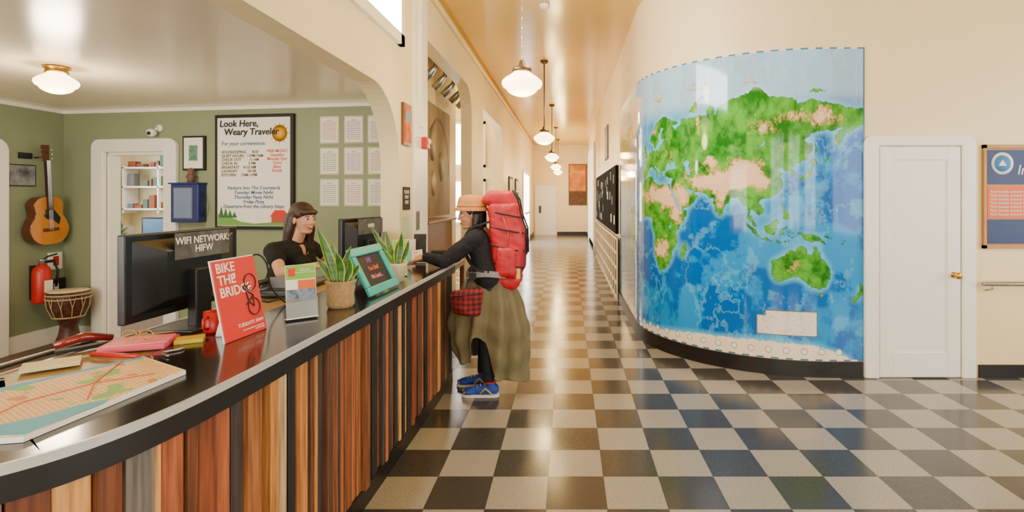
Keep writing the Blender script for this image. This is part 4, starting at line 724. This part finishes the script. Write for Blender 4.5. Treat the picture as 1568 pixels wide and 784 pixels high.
def face(M,parent,lip,smile=False):
    for sg in (1,-1):
        sph('eye',(.0735,.030*sg,.008),(.013,.0145,.0085),PAPER,parent,M); sph('iris',(.0845,.030*sg,.008),(.0042,.0062,.0062),INK,parent,M)
        tube('brow',[(.082,.016*sg,.026),(.082,.03*sg,.031),(.072,.045*sg,.026)],[.0025,.003,.002],mat('brow_brown','2A1A14'),parent,M,n=6)
        tube('lash',[(.083,.018*sg,.014),(.0855,.03*sg,.0175),(.078,.044*sg,.013)],.0016,INK,parent,M,n=5)
    if smile:
        tube('lips',[(.070,.028,-.046),(.082,.014,-.054),(.086,0,-.057),(.082,-.014,-.054),(.070,-.028,-.046)],[.003,.006,.007,.006,.003],lip,parent,M,n=8)
        sph('teeth',(.0825,0,-.0525),(.008,.017,.0042),PAPER,parent,M)
    else: tube('lips',[(.072,.022,-.053),(.084,.01,-.055),(.086,0,-.056),(.084,-.01,-.055),(.072,-.022,-.053)],[.003,.006,.007,.006,.003],lip,parent,M,n=8)
SK1=mat('skin_tan','CC9068',.5,var=.04); SK2=mat('skin_fair','DCA280',.5,var=.04); LIP=mat('lips_red','B04A42',.4)
HAIRD=mat('dark_hair','1E1612',.35,var=.3,scale=60,stretch=(3,3,.4),bump=.5); HAIRB=mat('brown_hair','3A2018',.35,var=.35,scale=60,stretch=(3,3,.4),bump=.5)
# traveler
g=grp('traveler_woman',(-.66,4.17,0)); hc=(-.775,4.15,1.405); HM_=HMt(hc,(-1,-.42,-.10))
sg,el=head_parts(HM_)
sL,eL,wL=(-.715,4.03,1.235),(-.945,3.96,1.06),(-1.12,4.09,1.085)
sR,eR,wR=(-.715,4.33,1.235),(-.94,4.33,1.06),(-1.11,4.20,1.085)
sg+=[([HM_@V((-.02,0,-.06)),(-.72,4.18,1.27)],[.05,.055]),([(-.71,4.18,1.22),(-.66,4.18,1.05),(-.62,4.18,.9)],[.11,.105,.12]),
 ([sL,eL,wL],[.045,.036,.025]),([sR,eR,wR],[.045,.036,.025]),
 ([(-.62,4.11,.88),(-.64,4.09,.48),(-.62,4.08,.10)],[.085,.055,.036]),([(-.62,4.25,.88),(-.67,4.28,.48),(-.70,4.30,.10)],[.085,.055,.036]),
 ([(-.60,4.08,.06),(-.72,4.07,.05)],[.035,.03]),([(-.68,4.30,.06),(-.79,4.29,.05)],[.035,.03])]
sg+=hand(wL,(-1,.1,-.25),(.1,-.35,1),-1,.35)+hand(wR,(-1,-.1,-.2),(.1,.3,1),1,.55)
blob('body',sg,el,.0045,SK1,g,3); face(HM_,g,LIP)
R=HM_.to_3x3().to_4x4()
SWT=mat('black_sweater','15151A',.85,var=.25,scale=50,bump=.3)
def lerp(a,b,t): return V(a).lerp(V(b),t)
blob('sweater',[([(-.735,4.18,1.27),(-.715,4.18,1.24)],[.06,.075]),([(-.71,4.09,1.21),(-.66,4.10,1.05),(-.63,4.10,.92)],[.095,.095,.11]),([(-.71,4.27,1.21),(-.66,4.26,1.05),(-.63,4.26,.92)],[.095,.095,.11]),
 ([(-.71,4.1,1.235),sL,lerp(sL,eL,.5),eL,lerp(eL,wL,.45),lerp(eL,wL,.9)],[.08,.072,.06,.053,.045,.038]),([(-.71,4.26,1.235),sR,lerp(sR,eR,.5),eR,lerp(eR,wR,.45),lerp(eR,wR,.9)],[.08,.072,.06,.053,.045,.038])],[],.007,SWT,g,5,.018)
blob('hair',[([HM_@V((-.03,.07,.0)),HM_@V((-.015,.078,-.07)),HM_@V((-.01,.07,-.13))],[.035,.026,.012]),([HM_@V((-.03,-.07,.0)),HM_@V((-.015,-.078,-.07)),HM_@V((-.01,-.07,-.13))],[.035,.026,.012]),([HM_@V((-.07,0,0)),HM_@V((-.075,0,-.12))],[.06,.045]),([HM_@V((-.05,.045,0)),HM_@V((-.05,.05,-.13))],[.05,.03]),([HM_@V((-.05,-.045,0)),HM_@V((-.05,-.05,-.13))],[.05,.03])],[(HM_@V((-.025,0,.04)),(.1,.083,.085),R),(HM_@V((.05,.0,.066)),(.032,.058,.018),R)],.006,HAIRD,g,3)
MH=HM_@Matrix.Translation((-.015,0,.058))@Matrix.Rotation(-.10,4,'Y')
lathe('sun_hat',[(.135,-.022),(.138,-.018),(.112,.008),(.107,.045),(.098,.08),(.078,.098),(.03,.105),(.001,.106)],mat('straw_tan','C88A48',.8,var=.12,scale=50,bump=.4),g,M=MH,sx=1.05); tube('hat_band',[MH@V((.1165*math.cos(t),.111*math.sin(t),.014)) for t in [2*math.pi*k/32 for k in range(33)]],.004,mat('hat_ribbon','9A5E2C'),g)
LEG=mat('navy_leggings','1A1E2E',.7,var=.3,scale=30)
blob('leggings',[([(-.62,4.11,.88),(-.64,4.09,.48),(-.62,4.08,.13)],[.095,.066,.047]),([(-.62,4.25,.88),(-.67,4.28,.48),(-.70,4.30,.13)],[.095,.066,.047])],[],.008,LEG,g,3)
OLV=mat('olive_cotton','70684A',.85,var=.06,scale=60,bump=.25)
bm=bmesh.new(); NR=150; rows=[]; KZ=34
def sm(a): return a*a*(3-2*a)
for j in range(KZ+1):
    v=j/KZ; row=[]
    for k in range(NR):
        t=2*math.pi*k/NR; cx_,cy_=math.cos(t),math.sin(t)
        back=max(0,math.cos(t+.45)); frnt=max(0,-math.cos(t-.1))
        hem=.25-.12*sm(back)+.02*math.sin(5*t)
        slit=math.exp(-((t-math.radians(262))/.33)**4); hem+=.26*slit
        z=.955+(hem-.955)*v; dz=.955-z
        rr=.15+dz*(.08+.12*back)+.16*frnt*math.sin(min(1,dz/.75)*math.pi)*.8+.07*back*math.sin(min(1,dz/.75)*math.pi)
        fo=abs(math.sin(6.5*t+1.1*math.sin(2*t)+dz*1.6))
        rr+=(fo-.5)*.065*min(1,dz*2.5)+math.sin(17*t+dz*6)*.010*min(1,dz*3)+math.sin(dz*30+4*math.sin(2*t)+2*t)*.010*min(1,dz*2)
        row.append(bm.verts.new((-.625+rr*cx_*1.0,4.185+rr*cy_*.9,z)))
    rows.append(row)
for a,b_ in zip(rows,rows[1:]): bridge(bm,a,b_)
o=fin(bm,'wrap_trousers',OLV,g,smooth=True); sd=o.modifiers.new('s','SOLIDIFY'); sd.thickness=.006; sb=o.modifiers.new('ss','SUBSURF'); sb.levels=1; sb.render_levels=1
# shoes
BLU=mat('sneaker_blue','2246A0',.6,var=.2,scale=30); YEL=mat('sneaker_yellow','E8C21E',.5)
for nm,(hx,hy) in (('left_shoe',(-.58,4.08)),('right_shoe',(-.665,4.30))):
    blob(nm,[([(hx,hy,.055),(hx-.09,hy-.005,.05),(hx-.2,hy-.012,.036)],[.042,.043,.032]),([(hx-.015,hy,.06),(hx-.03,hy,.10)],[.042,.042])],[((hx-.19,hy-.012,.035),(.055,.042,.03))],.006,BLU,g,2)
    ol_=[(hx+.045*math.cos(t) if math.cos(t)>0 else hx-.185+.065*math.cos(t),hy-.008+.044*math.sin(t)) for t in [2*math.pi*k/28 for k in range(28)]]
    prism(nm+'_sole',ol_,.0,.022,mat('sneaker_sole','E8E4DA'),g,bevel=.004)
    tube(nm+'_stripe',[(hx-.01,hy-.047,.03),(hx-.06,hy-.051,.075),(hx-.10,hy-.050,.03)],.006,YEL,g); tube(nm+'_toe',[(hx-.215,hy-.04,.035),(hx-.235,hy-.012,.045),(hx-.215,hy+.02,.035)],.012,YEL,g); tube(nm+'_collar',[(hx-.03+.044*math.cos(t),hy+.044*math.sin(t),.112) for t in [2*math.pi*k/20 for k in range(21)]],.007,RED,g)
    for q_ in range(3): tube(nm+'_lace_%d'%q_,[(hx-.10-.025*q_,hy-.03,.088-.008*q_),(hx-.105-.025*q_,hy+.02,.090-.008*q_)],.003,PAPER,g,n=6)
# hip bag
mm=bpy.data.materials.new('red_plaid'); mm.use_nodes=True; nt=mm.node_tree;N=nt.nodes;K=nt.links;b=N['Principled BSDF'];b.inputs['Roughness'].default_value=.8
tc=N.new('ShaderNodeTexCoord'); w1=N.new('ShaderNodeTexWave'); w1.bands_direction='X'; w1.inputs['Scale'].default_value=8; w2=N.new('ShaderNodeTexWave'); w2.bands_direction='Z'; w2.inputs['Scale'].default_value=8
ad=N.new('ShaderNodeMath'); ad.operation='ADD'; cr=N.new('ShaderNodeValToRGB'); cr.color_ramp.elements[0].color=(.03,.008,.012,1); cr.color_ramp.elements[0].position=.15; cr.color_ramp.elements[1].color=(*L(H('981A1E')),1); cr.color_ramp.elements[1].position=.8
hf=N.new('ShaderNodeMath'); hf.operation='MULTIPLY'; hf.inputs[1].default_value=.5
K.new(tc.outputs['Object'],w1.inputs['Vector']);K.new(tc.outputs['Object'],w2.inputs['Vector']);K.new(w1.outputs['Fac'],ad.inputs[0]);K.new(w2.outputs['Fac'],ad.inputs[1]);K.new(ad.outputs[0],hf.inputs[0]);K.new(hf.outputs[0],cr.inputs['Fac']);K.new(cr.outputs['Color'],b.inputs['Base Color']); PLD=mm
blob('plaid_hip_bag',[],[],.007,PLD,g,4,.015,hulls=[([(-.86,3.97,.80),(-.68,3.95,.83),(-.84,3.99,.69),(-.70,3.97,.68),(-.77,3.93,.70),(-.77,3.94,.79)],.04)])
STR=mat('grey_webbing','8A8A86',.7); BST=mat('black_webbing','1C1C1E',.7)
tube('bag_zip',[(-.875,3.93,.80),(-.77,3.897,.815),(-.66,3.91,.83)],.004,INK,g)
band('waist_belt',[(-.625+.182*math.cos(t),4.185+.215*math.sin(t),.955+.012*math.sin(3*t)) for t in [2*math.pi*k/32 for k in range(33)]],.045,.012,STR,g)
tube('belt_buckle_strap',[(-.70,3.975,.945),(-.78,4.0,.93),(-.80,4.0,.84)],.009,STR,g); box('buckle',-.75,-.70,3.955,3.975,.925,.975,BST,g)
# backpack
g=grp('hiking_backpack',(-.46,4.2,1.2)); RP=mat('red_nylon','C01224',.5,var=.12,scale=18,bump=.25); RD=mat('dark_red_nylon','861420',.5,var=.1)
blob('main_bag',[],[],.008,RP,g,5,.014,hulls=[([(x,y,z) for x,z in ((-.53,.96),(-.42,.96),(-.575,1.46),(-.44,1.46),(-.39,1.2)) for y in (4.08,4.32)],.055)])
blob('lid',[],[],.008,RP,g,4,.008,hulls=[([(x,y,z) for x,z in ((-.63,1.53),(-.45,1.505),(-.60,1.56),(-.47,1.555)) for y in (4.09,4.31)],.045)])
blob('front_pocket',[],[],.008,RD,g,4,.006,hulls=[([(x,y,z) for x,z in ((-.38,1.0),(-.37,1.24),(-.40,1.30)) for y in (4.13,4.27)],.04)])
blob('side_pocket',[],[],.007,RP,g,3,.006,hulls=[([(-.52,4.03,.97),(-.44,4.03,.97),(-.52,4.03,1.13),(-.44,4.03,1.13)],.04)])
blob('bottom_compartment',[],[],.008,RP,g,4,.01,hulls=[([(x,y,z) for x,z in ((-.53,.90),(-.42,.90),(-.44,.87)) for y in (4.09,4.31)],.05)])
for k,z in enumerate((1.03,1.16,1.30,1.42)):
    tube('compression_strap_%d'%k,[(-.61,4.045,z+.02),(-.5,4.012,z),(-.40,4.02,z-.02),(-.345,4.07,z-.03)],.006,BST,g)
for y in (4.12,4.28): tube('lid_strap',[(-.44,y,1.606),(-.395,y,1.53),(-.375,y,1.42),(-.33,y,1.30),(-.325,y,1.1)],.007,BST,g)
for y,sg_ in ((4.07,1),(4.30,-1)): band('shoulder_strap',catmull([(-.60,y,1.36),(-.67,y,1.342),(-.765,y,1.30),(-.815,y,1.19),(-.785,y,1.08),(-.70,y-.07*sg_,1.0),(-.60,y-.08*sg_,.98)],5),.05,.016,BST,g,side=(0,1,0))
tube('sternum_strap',[(-.825,4.07,1.18),(-.835,4.18,1.17),(-.825,4.30,1.18)],.008,STR,g); tube('side_zip',[(-.50,4.018,1.4),(-.46,4.016,1.28),(-.47,4.018,1.16)],.004,mat('zip_orange','E0603A'),g)
box('tag',-.40,-.37,4.03,4.035,.92,1.0,mat('yellow_tag','D6D24A'),g)
# paper in hands
g=grp('folded_map',(-1.2,4.13,1.1)); M2=FR((-1.30,4.05,1.04),(1,.25,.15),(-.25,.9,.5)); box('leaf_left',0,.09,0,.14,0,.002,_m['map_water'],g,M2); box('leaf_right',.09,.17,0,.14,0,.002,PAPER,g,M2); box('print',.1,.16,.02,.12,.002,.003,mat('map_tan','D9C49A',var=.4,scale=40),g,M2)
# receptionist
g=grp('receptionist_woman',(-2.1,3.9,0)); hc=(-1.965,3.88,1.385); HM_=HMt(hc,(1,-.5,-.06),0)
sg,el=head_parts(HM_)
sR,eR,wR=(-2.10,3.73,1.165),(-1.98,3.60,1.03),(-1.75,3.64,1.075)
sL,eL,wL=(-2.0,4.03,1.165),(-1.85,4.08,1.04),(-1.65,3.97,1.05)
sg+=[([HM_@V((-.02,0,-.06)),(-2.03,3.88,1.22)],[.048,.055]),([(-2.05,3.88,1.14),(-2.13,3.9,.95),(-2.18,3.92,.76)],[.10,.095,.12]),([sR,eR,wR],[.047,.038,.025]),([sL,eL,wL],[.045,.037,.025]),
 ([(-2.18,3.84,.74),(-1.92,3.80,.70),(-1.93,3.80,.34)],[.085,.058,.04]),([(-2.18,4.02,.74),(-1.92,4.02,.70),(-1.93,4.02,.34)],[.085,.058,.04]),([(-1.93,3.8,.34),(-1.86,3.8,.31)],[.035,.03]),([(-1.93,4.02,.34),(-1.86,4.02,.31)],[.035,.03])]
sg+=hand(wR,(1,.25,.05),(0,-.3,1),1,.4)+hand(wL,(1,-.2,-.05),(0,.2,1),-1,.4)
blob('body',sg,el,.0045,SK2,g,3); face(HM_,g,LIP,True); R=HM_.to_3x3().to_4x4()
TEE=mat('black_tshirt','131316',.85,var=.25,scale=40)
blob('tshirt',[([(-2.04,3.82,1.13),(-2.11,3.83,.95),(-2.17,3.84,.78)],[.095,.095,.12]),([(-2.02,3.95,1.13),(-2.1,3.97,.95),(-2.17,4.0,.78)],[.095,.095,.12]),([(-2.045,3.81,1.165),sR,lerp(sR,eR,.42)],[.07,.068,.058]),([(-2.015,3.95,1.165),sL,lerp(sL,eL,.42)],[.07,.066,.058]),([(-2.05,3.88,1.17),(-2.04,3.88,1.19)],[.08,.07])],[((-1.955,3.83,1.06),(.07,.075,.07)),((-1.95,3.94,1.06),(.07,.07,.07))],.007,TEE,g,5,.012)
blob('trousers',[([(-2.18,3.84,.74),(-1.92,3.80,.70),(-1.93,3.80,.38)],[.105,.075,.055]),([(-2.18,4.02,.74),(-1.92,4.02,.70),(-1.93,4.02,.38)],[.105,.075,.055]),([(-2.18,3.86,.78),(-2.18,4.0,.78)],[.12,.12])],[],.009,LEG,g,3)
for y in (3.8,4.02): sph('shoe',(-1.87,y,.30),(.11,.045,.045),INK,g)
blob('hair',[([HM_@V((-.03,.066,.02)),HM_@V((-.025,.08,-.08)),HM_@V((-.04,.082,-.2)),HM_@V((-.05,.07,-.27))],[.035,.034,.03,.015]),([HM_@V((-.04,-.066,.02)),HM_@V((-.045,-.08,-.08)),HM_@V((-.06,-.085,-.2)),HM_@V((-.07,-.08,-.29))],[.035,.036,.034,.016]),([HM_@V((-.07,.02,0)),HM_@V((-.095,.02,-.15)),HM_@V((-.10,.0,-.28))],[.055,.05,.025]),([HM_@V((-.07,-.04,0)),HM_@V((-.09,-.04,-.15)),HM_@V((-.1,-.05,-.28))],[.055,.05,.025]),
 ([HM_@V((.062,.045,.057)),HM_@V((.074,0,.058)),HM_@V((.062,-.045,.057))],[.021,.021,.021])],[(HM_@V((-.022,0,.045)),(.102,.084,.088),R)],.006,HAIRB,g,3)
tube('necklace',catmull([(-2.02,3.80,1.2),(-1.955,3.83,1.14),(-1.94,3.89,1.13),(-1.96,3.95,1.2)],5),.003,METAL,g)
g=grp('office_stool',(-2.2,3.93,0)); lathe('seat',[(.001,.57),(.18,.57),(.2,.6),(.19,.635),(.001,.64)],BLKG,g,(-2.2,3.93,0)); tube('column',[(-2.2,3.93,.06),(-2.2,3.93,.58)],.028,METAL,g)
tube('foot_ring',[(-2.2+.2*math.cos(t),3.93+.2*math.sin(t),.25) for t in [2*math.pi*k/24 for k in range(25)]],.012,METAL,g)
for k in range(5):
    t=2*math.pi*k/5; tube('leg_%d'%k,[(-2.2,3.93,.09),(-2.2+.27*math.cos(t),3.93+.27*math.sin(t),.04)],[.025,.015],BLKG,g); sph('caster_%d'%k,(-2.2+.27*math.cos(t),3.93+.27*math.sin(t),.025),.025,INK,g); 
for k in range(3):
    t=2*math.pi*k/3; tube('ring_spoke_%d'%k,[(-2.2,3.93,.25),(-2.2+.2*math.cos(t),3.93+.2*math.sin(t),.25)],.008,METAL,g)
# ---------- LIGHTS
def area(name,loc,rot,sx,sy,e,col=(1,1,1)):
    l=bpy.data.lights.new(name,'AREA'); l.shape='RECTANGLE'; l.size=sx; l.size_y=sy; l.energy=e; l.color=col
    o=bpy.data.objects.new(name,l); o.location=loc; o.rotation_euler=rot; COL.objects.link(o)
HP=math.pi/2
area('daylight_back',(2.0,-3.75,1.9),(HP,0,0),6,2.2,330,(1,.95,.84))
area('daylight_right',(5.75,.6,1.9),(HP,0,HP),6,2.2,270,(.97,.97,1))
area('office_fill_light',(-3.6,-1.15,1.5),(HP,0,0),3,1.4,140,(1,.95,.86))  # unseen fill lamp added by the solid near wall to brighten the office
area('daylight_lounge',(-4.4,10,1.9),(HP,0,-HP),2,2,150,(1,.95,.85))
area('kitchen_fill_light',(-5.2,7.2,2.55),(0,0,0),2,1.5,55,(1,.97,.92))  # fill lamp added under the closed ceiling to light the back room
W=bpy.data.worlds.new('sky'); bpy.context.scene.world=W; W.use_nodes=True; W.node_tree.nodes['Background'].inputs[0].default_value=(.8,.9,1,1); W.node_tree.nodes['Background'].inputs[1].default_value=1.2
cam=bpy.data.cameras.new('camera'); co_=bpy.data.objects.new('camera',cam); COL.objects.link(co_); co_.location=(0,0,1.55); co_.rotation_euler=(HP,0,0)
cam.sensor_width=36; cam.lens=18.37; cam.shift_x=-.0548; cam.shift_y=-.0574; cam.clip_start=.02; bpy.context.scene.camera=co_
